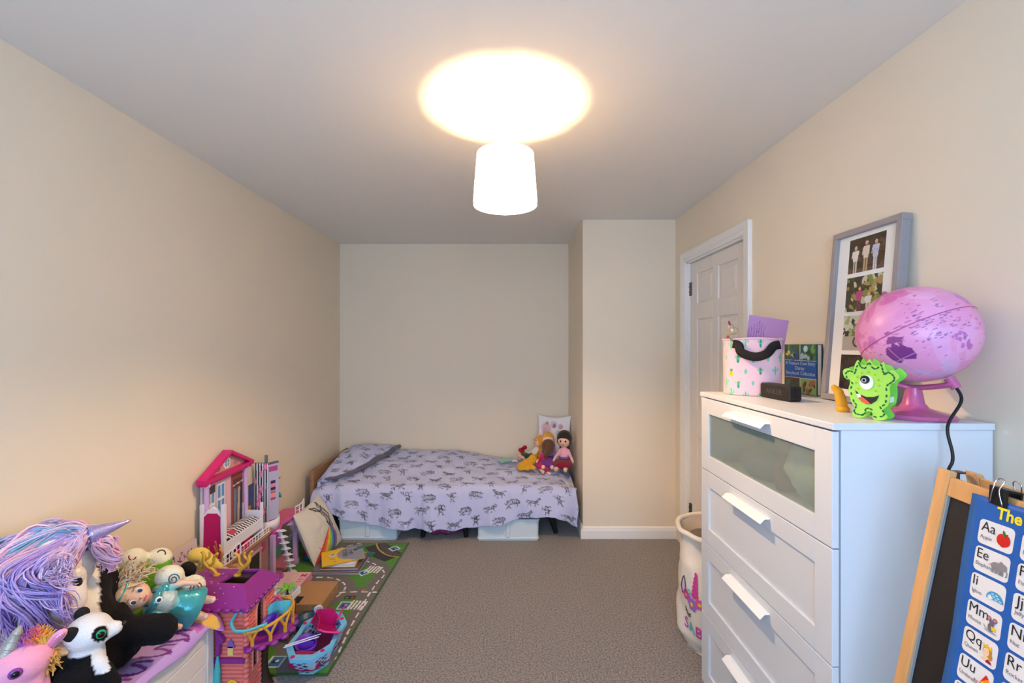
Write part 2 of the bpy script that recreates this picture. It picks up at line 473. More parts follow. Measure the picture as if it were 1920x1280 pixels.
for z, r in ((ZS0, RS0), (ZS1, RS1)):
    b = B().tube([(LX+r*math.cos(2*PI*i/48), LY+r*math.sin(2*PI*i/48), z) for i in range(48)], .0022, 6, closed=True)
    b.mk('rim_wire', m_lampw, shade, smooth=True)
b = B().tube([(LX+.022*math.cos(2*PI*i/20), LY+.022*math.sin(2*PI*i/20), 2.165) for i in range(20)], .003, 6, closed=True)
for a in (-92, 28, 150):
    a = math.radians(a); c, s_ = math.cos(a), math.sin(a)
    b.tube([(LX+.022*c, LY+.022*s_, 2.165), (LX+.075*c, LY+.075*s_, 2.165), (LX+RS1*c, LY+RS1*s_, ZS1-.004)], .0024, 6)
b.mk('spider_fitting', m_lampw, shade, smooth=True)
mb = mat('bulb_glow', (255, 209, 152), .4, emit=LAMP_L)
B().lathe([(.001, -.03), (.006, -.026), (.012, -.012), (.014, 0), (.013, .012), (.009, .022), (.009, .03), (.001, .031)], (LX, LY, 2.084), 18).mk('bulb', mb, lamp, smooth=True)
# ================================================================ the bed
bed = thing('single_bed', 'low single bed with brown headboard pushed into the alcove', 'bed', (-.47, 3.68, 0), world=True)
m_oak = mat('brown_headboard_wood', (150, 112, 82), .5, var=(6, .14), vscale=(1, .25, 6))
m_blk = mat('black_wood', (22, 21, 22), .45)
m_dark = mat('bed_base_fabric', (52, 50, 56), .9, bump=(300, .2, .001))
B().span((-1.505, 3.31, .06), (-1.475, 4.06, .505)).mk('headboard', m_oak, bed, bevel=.006)
B().span((-1.47, 3.33, .17), (.49, 4.05, .275)).mk('bed_base', m_dark, bed, bevel=.015)
B().span((-1.465, 3.325, .275), (.485, 4.05, .375)).mk('mattress', cloth((225, 222, 220)), bed, bevel=.03, seg=3)
for x, y, dx in ((-1.36, 3.37, -.04), (-.62, 3.33, -.03), (-.34, 3.33, .02), (.31, 3.40, .06), (-1.36, 3.98, -.04), (-.62, 3.98, -.03), (-.34, 3.98, .02), (.36, 3.98, .06)):
    B().cyl((x, y, .2), (x+dx, y-.01 if y < 3.5 else y, 0), .03, .017, 12).mk('leg', m_blk, bed, smooth=True)

# sketched animals printed on the bedding
ANIM = [
    [[(0, .3), (.12, .42), (.3, .36), (.55, .4), (.72, .3), (.85, .12), (.98, .2), (.92, .3), (.8, .38), (.75, .55), (.55, .62), (.3, .58), (.16, .55)],
     [(.18, .55), (.06, .75), (.0, .95)], [(.28, .58), (.2, .8), (.22, .98)], [(.66, .58), (.78, .78), (.95, .82)], [(.58, .6), (.6, .8), (.5, .98)],
     [(.35, .4), (.38, .56)], [(.45, .4), (.47, .58)], [(.55, .42), (.58, .58)], [(.65, .38), (.68, .54)], [(.1, .42), (-.05, .5), (-.12, .42)]],
    [[(.4, .0), (.55, .12), (.5, .25), (.6, .45), (.56, .7), (.66, .95)], [(.4, .0), (.3, .1), (.38, .22), (.34, .45), (.4, .7), (.34, 1.0)],
     [(.34, .4), (.12, .3), (0, .16)], [(.34, .34), (.16, .16), (.1, .05)], [(.56, .5), (.8, .42)], [(.38, .3), (.54, .32)], [(.38, .42), (.56, .44)], [(.38, .55), (.56, .57)], [(.4, .68), (.56, .7)], [(.5, .1), (.7, .02), (.78, .1)]],
    [[(.05, .55), (.2, .35), (.45, .25), (.75, .2), (.95, .4), (.98, .65), (.8, .6), (.6, .7), (.35, .66), (.2, .8), (.02, .9)],
     [(.2, .8), (.3, .98), (.45, .92)], [(.8, .6), (.86, .9), (.7, .98)], [(.5, .3), (.55, .6)], [(.62, .28), (.68, .58)], [(.74, .28), (.8, .55)], [(.05, .55), (-.08, .4)], [(.2, .35), (.1, .2)]],
]
def bedding_canvas(wm, hm, px=0.004, seed=3, base=(188, 193, 228)):
    rnd = random.Random(seed)
    cv = Cv(int(wm/px), int(hm/px), base, hm/wm)
    y = -.03; row = 0
    while y < hm+.05:
        x = -.1+(row % 2)*.085
        while x < wm+.05:
            A = ANIM[(row+int(x*7)) % 3]; s = rnd.uniform(.09, .108); fl = rnd.random() < .2; cx, cy = x+rnd.uniform(-.02, .02), y+rnd.uniform(-.015, .015)
            al = rnd.uniform(.65, .9)
            for k, pl in enumerate(A):
                pts = [((cx+(1-p[0] if fl else p[0])*s)/wm, (cy+p[1]*s*.75)/hm) for p in pl]
                if k == 0: cv.poly(pts, (120, 120, 140), .28)
                cv.line(pts, .0075/wm if k == 0 else .0055/wm, (74, 74, 90), al)
            x += .172
        y += .098; row += 1
    return cv
DX0, DX1 = -1.462, .515
TOPL = .73; HANG = [(-1.46, .05), (-1.36, .12), (-1.22, .165), (-1.0, .205), (-.6, .235), (-.35, .235), (-.1, .19), (.15, .155), (.35, .13), (.44, .15), (.52, .19)]
def duvet_z(X, Y):
    t = (Y-3.32)/TOPL
    z = .40+.095*sstep(-X, -.25, .55)*sstep(t, -.2, .9)+.02*math.sin(PI*min(1, max(0, t)))
    z += .015*nz(X*4.2, Y*5.5, 1.7)+.011*nz(X*11, Y*9, 4.2)+.005*nz(X*22, Y*16, 7.)
    z += .010*math.sin(X*13+Y*7+3*nz(X*2, Y*2))*sstep(X, -.2, .3)*.6
    return z
def duvet(u, v):
    X = DX0+(DX1-DX0)*u
    hang = lerp_tab(HANG, X)
    R = .075; arc = R*PI/2; tot = TOPL+arc+.30
    s = v*(TOPL+arc+hang)
    if s <= TOPL:
        Y = 4.045-s; z = duvet_z(X, Y)
        e = max(0, (4.045-Y)); z -= .06*(1-sstep(e, 0, .07))
    else:
        z0 = duvet_z(X, 3.315)
        if s <= TOPL+arc:
            a = (s-TOPL)/R; Y = 3.315-R*math.sin(a)*.9; z = z0-R*(1-math.cos(a))
        else:
            d = s-TOPL-arc; Y = 3.315-R*.9-.16*d; z = z0-R-d
        f = (s-TOPL)/(arc+hang)
        Y += f*(.022*math.sin(X*17+3*nz(X*3, .3))+.026*nz(X*9, z*4, 2.1)+.010*nz(X*24, z*10, 5.))-.012*f
        z += .008*f*math.sin(X*9)
    # right end rounds down
    k = sstep(X, .40, .515)
    z -= .06*k*(1 if s <= TOPL else .4)
    k2 = 1-sstep(X, -1.462, -1.38); z -= .03*k2
    X += .012*nz(Y*8, z*8, X*3)
    return Vector((X, Y, z))
cvd = bedding_canvas(DX1-DX0, 1.12, .0042)
dv = B().sheet(duvet, 330, 190, cvd).mk('duvet', painted('cloth'), None, smooth='all', solid=.016, soff=1.0)
tag(dv, 'lavender duvet with sketched grey animals draped over the bed', 'duvet')

# pillow with a charcoal edge under the same print
REDGE = [(3.325, -1.40), (3.36, -1.32), (3.42, -1.235), (3.55, -1.15), (3.7, -1.09), (3.85, -1.035), (4.0, -1.0), (4.05, -.995)]
def pil(u, v):
    Y = 3.325+.715*v; xr = lerp_tab(REDGE, Y); X = -1.458+(xr+1.458)*u
    e = (math.sin(PI*min(1, u*1.02+.0))**.55 if 0 < u < 1 else 0)*(math.sin(PI*v)**.5 if 0 < v < 1 else 0)
    wdt = xr+1.458
    z = duvet_z(X, Y)+.004+.055*e*min(1, wdt/.35)+.012*nz(X*6, Y*6, 9.)*e
    if u < .12: z -= .05*(1-u/.12)
    return Vector((X, Y, z+.016))
pw = thing('pillow', 'pillow in animal print with charcoal border beside the headboard', 'pillow', (-1.25, 3.7, .42), world=True)
B().sheet(pil, 90, 110, bedding_canvas(.46, .72, .0042, 11)).mk('pillowcase', painted('cloth'), pw, smooth='all', solid=.02)
b = B()
def hemf(u, v):
    Y = 3.33+.705*v; p = pil(1.0, (Y-3.325)/.715); wd = .055*(.35+.65*math.sin(PI*min(1, .1+v*.85)))
    return Vector((p.x-.012+u*wd, p.y-.012*u, duvet_z(p.x, p.y)+.022+.035*math.sin(PI*(.15+u*.85))*.6))
b.sheet(hemf, 8, 60); b.mk('border', cloth((92, 92, 106)), pw, smooth='all', solid=.008)

# white storage boxes under the bed
m_box = mat('white_box_plastic', (214, 226, 232), .45, spec=.4)
def storage_box(x0, x1, y0, label):
    t = thing('storage_box', label, 'storage box', ((x0+x1)/2, y0+.2, 0), group='white boxes under the bed')
    hx = (x1-x0)/2
    body = [(-hx, -.2), (hx, -.2), (hx, .2), (-hx, .2)]
    B().prism(rrect(-hx+.012, -.195, hx-.012, .195, .02), .148, Matrix.Translation((0, 0, .001)), 1.02).mk('body', m_box, t, smooth=True)
    B().prism(rrect(-hx+.002, -.205, hx-.002, .205, .022), .014, Matrix.Translation((0, 0, .148))).mk('lid', m_box, t, bevel=.004)
    B().prism(rrect(-hx+.006, -.203, hx-.006, .203, .02), .012, Matrix.Translation((0, 0, .012))).mk('foot_band', m_box, t, bevel=.004)
    B().span((-.014, -.209, .03), (.014, -.196, .148)).mk('clip', m_box, t, bevel=.004)
storage_box(-1.276, -.822, 3.262, 'white plastic box under the bed, nearer the headboard')
storage_box(-.238, .236, 3.25, 'white plastic box under the bed, nearer the alcove corner')
bagp = blob('plastic_bag', [('s', (-.56, 3.36, .05), (.05, .06, .045)), ('s', (-.46, 3.37, .055), (.09, .08, .05)), ('s', (-.37, 3.38, .07), (.07, .06, .05))], .012,
            mat('magenta_film', (150, 60, 110), .25, spec=.6, bump=(45, 1, .02)), None, None, 3, warp=lambda c: Vector((c.x, c.y+.01*nz(c.x*40, c.z*40), max(.002, c.z+.012*nz(c.x*25, c.y*25)))))
tag(bagp, 'crumpled magenta plastic bag on the carpet between the bed legs', 'bag')
# ================================================================ chest of drawers
CX0, CX1, CY0, CY1, CZ = .862, 1.255, 1.13, 1.905, 1.25
m_lam = mat('white_laminate', (214, 219, 227), .38, spec=.45)
m_gls = bpy.data.materials.new('frosted_glass'); m_gls.use_nodes = True
N, L = m_gls.node_tree.nodes, m_gls.node_tree.links
pb = N['Principled BSDF']; pb.inputs['Base Color'].default_value = (*lin((172, 182, 178)), 1); pb.inputs['Roughness'].default_value = .35
tp = N.new('ShaderNodeBsdfTransparent'); tp.inputs[0].default_value = (.86, .93, .9, 1); mx = N.new('ShaderNodeMixShader'); mx.inputs[0].default_value = .36
L.new(tp.outputs[0], mx.inputs[1]); L.new(pb.outputs[0], mx.inputs[2]); L.new(mx.outputs[0], N['Material Output'].inputs[0])
chest = thing('chest_of_drawers', 'tall white four drawer chest with a frosted glass top drawer', 'chest of drawers', (1.06, 1.52, 0), world=True)
b = B().span((CX0, CY0+.002, .0), (CX1, CY0+.02, CZ-.018)).span((CX0, CY1-.02, 0), (CX1, CY1-.002, CZ-.018)).span((CX1-.006, CY0+.02, 0), (CX1, CY1-.02, CZ-.018))
b.mk('carcass', m_lam, chest, bevel=.0015)
B().span((CX0-.026, CY0-.004, CZ-.018), (CX1, CY1+.004, CZ)).mk('top', m_lam, chest, bevel=.0025)
DH = (CZ-.024)/4
for k in range(4):
    z1 = CZ-.023-k*DH; z0 = z1-DH+.0035; st = .066
    y0, y1 = CY0+.004, CY1-.004; xa = CX0-.022
    r = .064
    d = B().span((xa, y0, z0), (xa+.018, y0+st, z1)).span((xa, y1-st, z0), (xa+.018, y1, z1)).span((xa, y0+st, z1-r), (xa+.018, y1-st, z1)).span((xa, y0+st, z0), (xa+.018, y1-st, z0+r))
    dr = d.mk('drawer', m_lam, chest, bevel=.0016)
    if k == 0:
        B().span((xa+.006, y0+st-.006, z0+r-.006), (xa+.010, y1-st+.006, z1-r+.006)).mk('glass_pane', m_gls, dr, label='frosted glass pane')
        B().span((xa+.02, y0+.03, z0+.02), (CX1-.02, y1-.03, z0+.03)).span((CX1-.03, y0+.03, z0+.03), (CX1-.02, y1-.03, z1-.06)).mk('drawer_tray', m_lam, dr)
    else:
        B().span((xa+.008, y0+st-.006, z0+r-.006), (xa+.014, y1-st+.006, z1-r+.006)).mk('drawer_panel', m_lam, dr)
    # bent strip handle
    hy = (y0+y1)/2+.012; hl = .125; hz = z1-.026
    prof = [(0, 0), (-.017, 0), (-.034, -.016), (-.031, -.019), (-.016, -.0035), (0, -.0035)]
    M = frame((xa, hy-hl, hz), (1, 0, 0), (0, 0, 1), (0, 1, 0))
    B().prism(prof, 2*hl, M).mk('handle', mat('white_handle', (244, 245, 246), .35), dr, bevel=.001)
# folded clothes seen through the frosted pane
zt = CZ-.023-DH+.033
def clothes(name, label, c, s, col, seed):
    o = blob(name, [('s', (c[0], c[1]-s[1]*.4, zt+s[2]*.5), (s[0]*.8, s[1]*.6, s[2]*.5)), ('s', (c[0], c[1]+s[1]*.4, zt+s[2]*.55), (s[0]*.8, s[1]*.6, s[2]*.52)), ('s', (c[0]-.02, c[1], zt+s[2]*.45), (s[0]*.7, s[1]*.7, s[2]*.5))], .012, cloth(col), None, None, 2,
             warp=lambda q: Vector((q.x+.01*nz(q.y*30+seed, q.z*30), q.y, max(zt, q.z+.012*nz(q.x*24, q.y*24, seed)))))
    tag(o, label, 'clothes', 'clothes in the glass drawer')
clothes('folded_clothes', 'white crumpled clothes behind the frosted drawer pane', (1.0, 1.36, 0), (.12, .13, .19), (232, 236, 232), 1.)
clothes('folded_clothes', 'blue grey folded clothes behind the frosted drawer pane', (.985, 1.66, 0), (.1, .12, .09), (120, 136, 158), 2.)
clothes('folded_clothes', 'pale patterned clothes at the far end behind the drawer pane', (1.08, 1.78, 0), (.08, .06, .15), (190, 186, 170), 3.)
clothes('folded_clothes', 'dusty red garment in the middle behind the frosted pane', (.95, 1.48, 0), (.05, .03, .13), (160, 90, 95), 4.)
# ================================================================ things on the chest
# cactus basket
bk = thing('storage_basket', 'pink fabric basket with cactus print and black handle on the chest', 'basket', (1.008, 1.81, CZ+.001), rotz=math.radians(-24))
cvb = Cv(420, 130, (226, 188, 200), 130/420)
rnd = random.Random(5)
def cactus(cv, x, y, s, kind):
    a = cv.asp
    g, g2 = (96, 190, 160), (56, 140, 110)
    if kind == 0:
        cv.line([(x, y+s/a), (x, y-s/a)], s*.55, g); cv.line([(x-s*.7, y-s*.5/a), (x-s*.7, y), (x, y+s*.2/a)], s*.3, g); cv.line([(x+s*.7, y-s*.7/a), (x+s*.7, y-.2*s/a), (x, y)], s*.3, g)
        for k in range(5): cv.ell(x+rnd.uniform(-.6, .6)*s, y+rnd.uniform(-.8, .8)*s/a, s*.08, s*.08/a, (60, 120, 100))
    elif kind == 1:
        cv.line([(x, y+.8*s/a), (x, y-.7*s/a)], s*.6, g2); cv.line([(x-s*.6, y-.5*s/a), (x-s*.6, y-.1*s/a), (x, y)], s*.25, g); cv.line([(x+s*.6, y-.5*s/a), (x+s*.6, y-.1*s/a), (x, y)], s*.25, g)
        cv.ell(x, y-.85*s/a, s*.25, s*.2/a, (240, 200, 60))
    elif kind == 2:
        cv.ell(x, y+.3*s/a, s*.5, s*.6/a, (245, 190, 40)); cv.line([(x-.3*s, y-.7*s/a), (x, y-.3*s/a), (x+.3*s, y-.7*s/a)], s*.3, g2); cv.line([(x, y-.9*s/a), (x, y-.3*s/a)], s*.25, g2)
        for k in range(4): cv.ell(x+rnd.uniform(-.3, .3)*s, y+(.3+rnd.uniform(-.35, .35))*s/a, s*.07, s*.07/a, (90, 70, 30))
    else: cv.ell(x, y, s*.35, s*.6/a, g)
row = 0
for yy in (.1, .33, .57, .80, .98):
    for k in range(13):
        x = (k+.5*(row % 2)+.2)/13; kd = [0, 3, 1, 0, 2, 0, 1, 3][(k*3+row*2) % 8]
        cactus(cvb, x % 1.0, yy+rnd.uniform(-.03, .03), rnd.uniform(.018, .024), kd)
    row += 1
def bas(u, v):
    a = 2*PI*u; k = .97+.03*v
    c, s_ = math.cos(a), math.sin(a); p = 4.0
    r = (abs(c)**p+abs(s_)**p)**(-1/p)*.5+.5
    w_ = 1+.014*nz(c*3, s_*3, v*4)
    return Vector((.108*c*r*k*w_, .088*s_*r*k*w_, .226*v+.003*math.sin(a*3)*v))
B().sheet(lambda u, v: bas(u, 1-v), 420, 60, cvb).mk('basket_wall', painted('cloth'), bk, smooth='all', solid=.004)
B().prism([tuple(bas(i/40, 0)[:2]) for i in range(40)], .006).mk('basket_bottom', cloth((226, 188, 200)), bk)
B().tube([bas(i/60, 1.0) for i in range(60)], .0035, 6, closed=True).mk('rim', cloth((222, 184, 196)), bk, smooth=True)
pts = spline([(-.075, -.093, .207), (-.055, -.1, .2), (-.045, -.108, .172), (.0, -.116, .156), (.04, -.112, .168), (.065, -.1, .197), (.088, -.09, .203)], 6)
B().tube(pts, .017, 8, flatten=.2, up=(0, -1, .0)).mk('handle', mat('black_webbing', (14, 14, 16), .9), bk, smooth='all', label='black fabric handle')

# purple letter in the basket
cvp = Cv(90, 110, (190, 142, 190), 1.0); rnd = random.Random(9)
for k in range(7):
    x = .05+.062*k; y = .10+.04*abs(k-4)
    while y < .62:
        l = rnd.uniform(.015, .035); cvp.line([(x+rnd.uniform(-.014, .014), y), (x+rnd.uniform(-.014, .014), y+l)], .011, (112, 58, 122)); y += l+.014
A, Bc, Cc, D = Vector((1.02, 1.80, 1.50)), Vector((1.012, 1.80, 1.405)), Vector((1.205, 1.80, 1.40)), Vector((1.175, 1.80, 1.52))
c0 = P(1390, 636, 1.80); c1 = P(1405, 590, 1.80); c2 = P(1479, 601, 1.80); c3 = P(1460, 640, 1.80)
dn = Vector((.012, .01, -.11))
pp = B().sheet(lambda u, v: (c1*(1-u)+c2*u)*(1-v)+((c0+dn)*(1-u)+(c3+dn)*u)*v, 90, 110, cvp).mk('letter', painted(), None, solid=.0008)
tag(pp, 'purple handwritten sheet sticking out of the cactus basket', 'paper')
# heart shaped toy wand in the basket
wd = thing('toy_wand', 'gold heart toy wand with purple gem in the cactus basket', 'wand', P(1382, 640, 1.77), world=True)
h0 = P(1373, 619, 1.77)
gold = mat('gold_plastic', (198, 176, 96), .3, metal=.6)
pts = []
for i in range(32):
    t = 2*PI*i/32; pts.append(h0+Vector((.0019*16*math.sin(t)**3*.55*1.3, 0, .0019*.6*1.3*(13*math.cos(t)-5*math.cos(2*t)-2*math.cos(3*t)-math.cos(4*t)))))
R = Matrix.Rotation(math.radians(35), 3, 'Y'); pts = [h0+R @ (p-h0) for p in pts]
B().tube(pts, .0016, 6, closed=True).mk('heart_ring', gold, wd, smooth=True)
B().ball(h0, .007, 10, 6).mk('gem', mat('clear_gem', (230, 230, 225), .05, metal=.4), wd)
B().ball(h0+R @ Vector((-.026, 0, .017)), (.005, .005, .011), 6, 4, R @ rotm(0, -.9, 0)).mk('purple_gem', plastic((130, 40, 110), .2), wd)
B().tube([h0+R @ Vector((.0, 0, -.03)), h0+Vector((.02, .005, -.06)), h0+Vector((.04, .01, -.16))], .0028, 8).mk('stick', gold, wd, smooth=True)
B().ball(h0+R @ Vector((.0, 0, -.032)), .0055, 8, 5).mk('red_bead', plastic((150, 20, 50), .25), wd)

# storybook leaning on the wall
sb = thing('storybook', 'blue and green storybook standing against the wall beside the basket', 'book', (1.236, 1.72, CZ+.001), rot=(0, 0, math.radians(-1)))
# local: u along +Y, z up, faces -X
BW, BH = .205, .205
cvs = Cv(120, 120, (240, 240, 235))
cvs.rect(0, 0, .49, .325, (60, 84, 40)); cvs.rect(.505, 0, 1, .325, (30, 92, 76)); cvs.rect(0, .335, 1, .685, (24, 92, 170)); cvs.rect(0, .695, .49, 1, (96, 58, 34)); cvs.rect(.505, .695, 1, 1, (170, 190, 90))
rnd = random.Random(2)
def splot(x0, y0, x1, y1, cols, n):
    for _ in range(n):
        rx = rnd.uniform(.03, .09); x = rnd.uniform(x0+rx, x1-rx); y = rnd.uniform(y0+.03, y1-.03)
        cvs.ell(x, y, rx, min(rnd.uniform(.02, .07), y-y0, y1-y), rnd.choice(cols), rnd.uniform(0, 3))
splot(.51, 0, .99, .32, [(180, 210, 215), (110, 150, 60), (50, 70, 30), (90, 130, 60)], 16)
splot(0, 0, .48, .32, [(20, 70, 70), (40, 80, 160), (220, 190, 110), (20, 40, 30), (60, 130, 90)], 16)
splot(.51, .7, .99, 1, [(190, 110, 60), (120, 70, 40), (60, 40, 30)], 10)
splot(0, .7, .48, 1, [(40, 70, 50), (60, 110, 70), (200, 210, 110), (30, 50, 40)], 14)
cvs.a = cvs.a[:, ::-1].copy()
tilt = math.radians(3)
def bkf(u, z, off=0.0): return Vector((-.022-off+z*math.sin(tilt)*.6, (1-u)*BW, z))
B().span((-.018, .004, .003), (-.002, BW, BH-.003)).mk('pages', mat('book_pages', (235, 228, 210), .8), sb)
B().span((-.022, 0, 0), (-.018, BW, BH)).span((-.002, 0, 0), (.002, BW, BH)).span((-.022, BW, 0), (.002, BW+.003, BH)).mk('cover', plastic((20, 60, 80), .4), sb, bevel=.001)
pr = B().sheet(lambda u, v: Vector((-.0225, u*BW*.985+.0015, BH*(1-v)*.985+.0015)), 120, 120, Cv.__new__(Cv) if 0 else cvs)
prt = pr.mk('cover_print', painted('gloss'), sb)
b = B(); fw = lambda x, y: Vector((-.0232, BW/2-x, BH*.5+y))
b.text('A Treasure Cove Story', .0195, lambda x, y: fw(x, y+.017)); b.text('Disney', .022, lambda x, y: fw(x, y-.004)); b.text('Storybook Collection', .0215, lambda x, y: fw(x, y-.025))
b.mk('lettering', plastic((235, 240, 245), .5), sb)

# speaker
sp = thing('bluetooth_speaker', 'small black rectangular speaker lying on the chest before the basket', 'speaker', (1.014, 1.632, CZ+.001), rotz=math.radians(3))
m_spk = mat('black_speaker_rubber', (20, 20, 23), .55, bump=(500, .1, .0005))
B().prism(rrect(-.0825, 0, .0825, .056, .009, 4), .046, frame((.023, 0, 0), (0, 1, 0), (0, 0, 1), (-1, 0, 0)).copy()).mk('body', m_spk, sp, bevel=.004)
B().prism(rrect(-.078, .005, .078, .051, .007, 4), .001, frame((-.0225, 0, 0), (0, 1, 0), (0, 0, 1), (-1, 0, 0))).mk('grille', mat('black_grille', (12, 12, 14), .7, bump=(900, .6, .0008)), sp)
B().text('ANKER', .028, lambda x, y: Vector((-.0242, -x, .019+y)), .01).mk('lettering', plastic((60, 60, 63), .4), sp)
b = B()
for k in range(2): b.box((.0, -.0875, .02+k*.018), (.008, .001, .006))
b.mk('button', plastic((10, 10, 12), .4), sp)

# photo frame leaning on the wall
FY0, FY1, FH = 1.36, 1.652, .615
pf = thing('photo_frame', 'tall grey photo frame with four photographs leaning on the wall', 'photo frame', (1.2, FY1, CZ+.002))
lean = math.radians(4.6)
FW = FY1-FY0
# local frame: u = -Y (0..FW), w = up along the lean, n = towards the room
nrm = Vector((-math.cos(lean), 0, math.sin(lean))); up_ = Vector((math.sin(lean), 0, math.cos(lean))); uu = Vector((0, -1, 0))
FM = frame((-.004, 0, 0), uu, up_, nrm)
m_fr = mat('grey_frame', (146, 143, 148), .45)
fw_ = .021
b = B()
for x0, y0, x1, y1 in ((0, 0, FW, fw_), (0, FH-fw_, FW, FH), (0, fw_, fw_, FH-fw_), (FW-fw_, fw_, FW, FH-fw_)):
    b.prism([(x0, y0), (x1, y0), (x1, y1), (x0, y1)], .03, FM @ Matrix.Translation((0, 0, -.012)))
b.mk('frame', m_fr, pf, bevel=.0015)
B().prism([(fw_-.002, fw_-.002), (FW-fw_+.002, fw_-.002), (FW-fw_+.002, FH-fw_+.002), (fw_-.002, FH-fw_+.002)], .004, FM @ Matrix.Translation((0, 0, .0))).mk('mount', mat('white_mount', (238, 238, 236), .7), pf)
def photo(idx):
    cv = Cv(90, 72, (60, 52, 44)); r = random.Random(30+idx)
    def blobs(n, cols, y0, y1):
        for _ in range(n): cv.ell(r.random(), r.uniform(y0, y1), r.uniform(.04, .14), r.uniform(.03, .1), r.choice(cols), r.uniform(0, 3))
    def person(x, h, top, bot, skin=(206, 160, 134), hair=(190, 185, 180), pat=None):
        y0 = 1-h
        cv.rect(x-.055, y0+h*.5, x-.006, 1, bot); cv.rect(x+.006, y0+h*.5, x+.055, 1, bot)
        cv.poly([(x-.08, y0+h*.2), (x+.08, y0+h*.2), (x+.07, y0+h*.58), (x-.07, y0+h*.58)], top)
        cv.line([(x-.08, y0+h*.24), (x-.1, y0+h*.45)], .028, top); cv.line([(x+.08, y0+h*.24), (x+.06, y0+h*.45)], .028, top)
        cv.ell(x, y0+h*.1, .042, .06, hair); cv.ell(x, y0+h*.125, .034, .05, skin)
        if pat:
            for _ in range(14): cv.ell(x+r.uniform(-.06, .06), y0+h*r.uniform(.3, .9), .012, .012, pat)
    if idx == 0:
        blobs(40, [(50, 40, 34), (80, 60, 48), (58, 62, 44), (96, 74, 60)], 0, 1); cv.rect(0, .9, 1, 1, (90, 76, 64))
        person(.2, .8, (226, 222, 214), (206, 196, 176)); person(.5, .9, (214, 206, 190), (176, 156, 130)); person(.76, .86, (190, 194, 214), (206, 208, 218), pat=(120, 130, 170))
    elif idx == 1:
        blobs(60, [(60, 84, 40), (120, 134, 70), (190, 196, 170), (50, 60, 36), (160, 140, 90)], 0, 1); person(.4, .72, (176, 70, 130), (120, 60, 90), hair=(150, 90, 60)); person(.66, .5, (226, 222, 226), (200, 190, 190), hair=(200, 150, 90))
    elif idx == 2:
        blobs(50, [(150, 166, 120), (196, 204, 186), (110, 126, 86), (210, 210, 204)], 0, .6); cv.rect(0, .6, 1, 1, (170, 168, 158)); cv.ell(.45, .75, .14, .17, (50, 50, 54)); cv.ell(.45, .75, .1, .12, (160, 160, 150)); person(.68, .7, (40, 42, 60), (40, 40, 46)); cv.ell(.62, .72, .1, .1, (40, 40, 50))
    else:
        blobs(40, [(40, 38, 34), (60, 56, 44), (30, 30, 28)], 0, 1); person(.45, .66, (170, 90, 170), (160, 84, 160), hair=(170, 140, 130)); person(.75, .5, (60, 80, 60), (50, 50, 50))
    return cv
pw_, ph_ = .152, .122
for k in range(4):
    yc = FH-.098-k*.137
    cvk = photo(k)
    B().sheet(lambda u, v: FM @ Vector((FW/2-pw_/2+pw_*u, yc+ph_/2-ph_*v, .0046)), 90, 72, cvk).mk('photograph', painted('gloss'), pf, label=['photograph of three people standing', 'photograph of two people among leaves', 'photograph with a bicycle wheel', 'dark photograph with a figure in purple'][k])

# illuminated style pink globe
GC, GR = Vector((1.122, 1.205, 1.482)), .131
gl_ = thing('globe', 'pink world globe on a glittery pink stand on the chest', 'globe', (1.135, 1.225, CZ), world=True)
ax = Vector((-.22, .46, .86)).normalized()
tocam = (Vector((0, 0, CAM_Z))-GC).normalized()
gx = (tocam-ax*tocam.dot(ax)).normalized(); gy = ax.cross(gx)
GM = Matrix((gx, gy, ax)).transposed()
cvg = Cv(512, 256, (226, 150, 196)); rnd = random.Random(4)
for _ in range(60): cvg.ell(rnd.random(), rnd.random(), rnd.uniform(.02, .09), rnd.uniform(.02, .1), rnd.choice([(232, 164, 206), (220, 138, 188), (236, 176, 214), (224, 170, 218)]), rnd.uniform(0, 3), .5)
# u=0.5 faces the viewer
def land(pts, c, ox, oy, s): cvg.poly([(ox+p[0]*s, oy+p[1]*s*2) for p in pts], c)
aus = [(0, .3), (.12, .12), (.3, .02), (.42, .1), (.5, .0), (.62, .06), (.66, .22), (.74, .02), (.82, .25), (1, .5), (.95, .8), (.8, .98), (.6, .85), (.4, .75), (.2, .85), (.05, .78)]
land(aus, (122, 52, 128), .395, .56, .075)
land([(0, .4), (.3, .1), (.6, .15), (1, .5), (.8, .7), (.4, .6)], (140, 70, 140), .42, .505, .05)
for x, y, s, c in ((.34, .43, .04, (206, 120, 190)), (.37, .48, .03, (196, 110, 180)), (.6, .66, .02, (176, 92, 170)), (.62, .73, .02, (186, 100, 176)), (.5, .93, .09, (206, 170, 216)), (.3, .25, .12, (214, 110, 176)), (.75, .4, .07, (206, 120, 196)), (.5, .2, .06, (214, 106, 176)), (.58, .12, .05, (232, 170, 214))):
    for _ in range(9): cvg.ell(x+rnd.uniform(-s, s), y+rnd.uniform(-s, s), s*rnd.uniform(.2, .6), s*rnd.uniform(.3, .9), c, rnd.uniform(0, 3), .8)
for _ in range(150):
    x, y = rnd.gauss(.55, .09), rnd.gauss(.56, .08); cvg.line([(x, y), (x+rnd.uniform(.004, .014), y+rnd.uniform(-.006, .002))], .0022, (120, 70, 130), .8)
for _ in range(60):
    x, y = rnd.random(), rnd.uniform(.2, .9); cvg.line([(x, y), (x+rnd.uniform(.004, .014), y+rnd.uniform(-.004, .004))], .0022, (150, 84, 150), .7)
for k in range(12): cvg.line([(k/12, .04), (k/12, .96)], .0012, (236, 170, 214), .5)
for k in range(1, 6): cvg.line([(0, k/6), (1, k/6)], .0012, (236, 170, 214), .5)
def sph(u, v):
    lo_ = 2*PI*(u-.5); la = PI/2-PI*v
    return GC+GM @ Vector((GR*math.cos(la)*math.cos(lo_), GR*math.cos(la)*math.sin(lo_), GR*math.sin(la)))
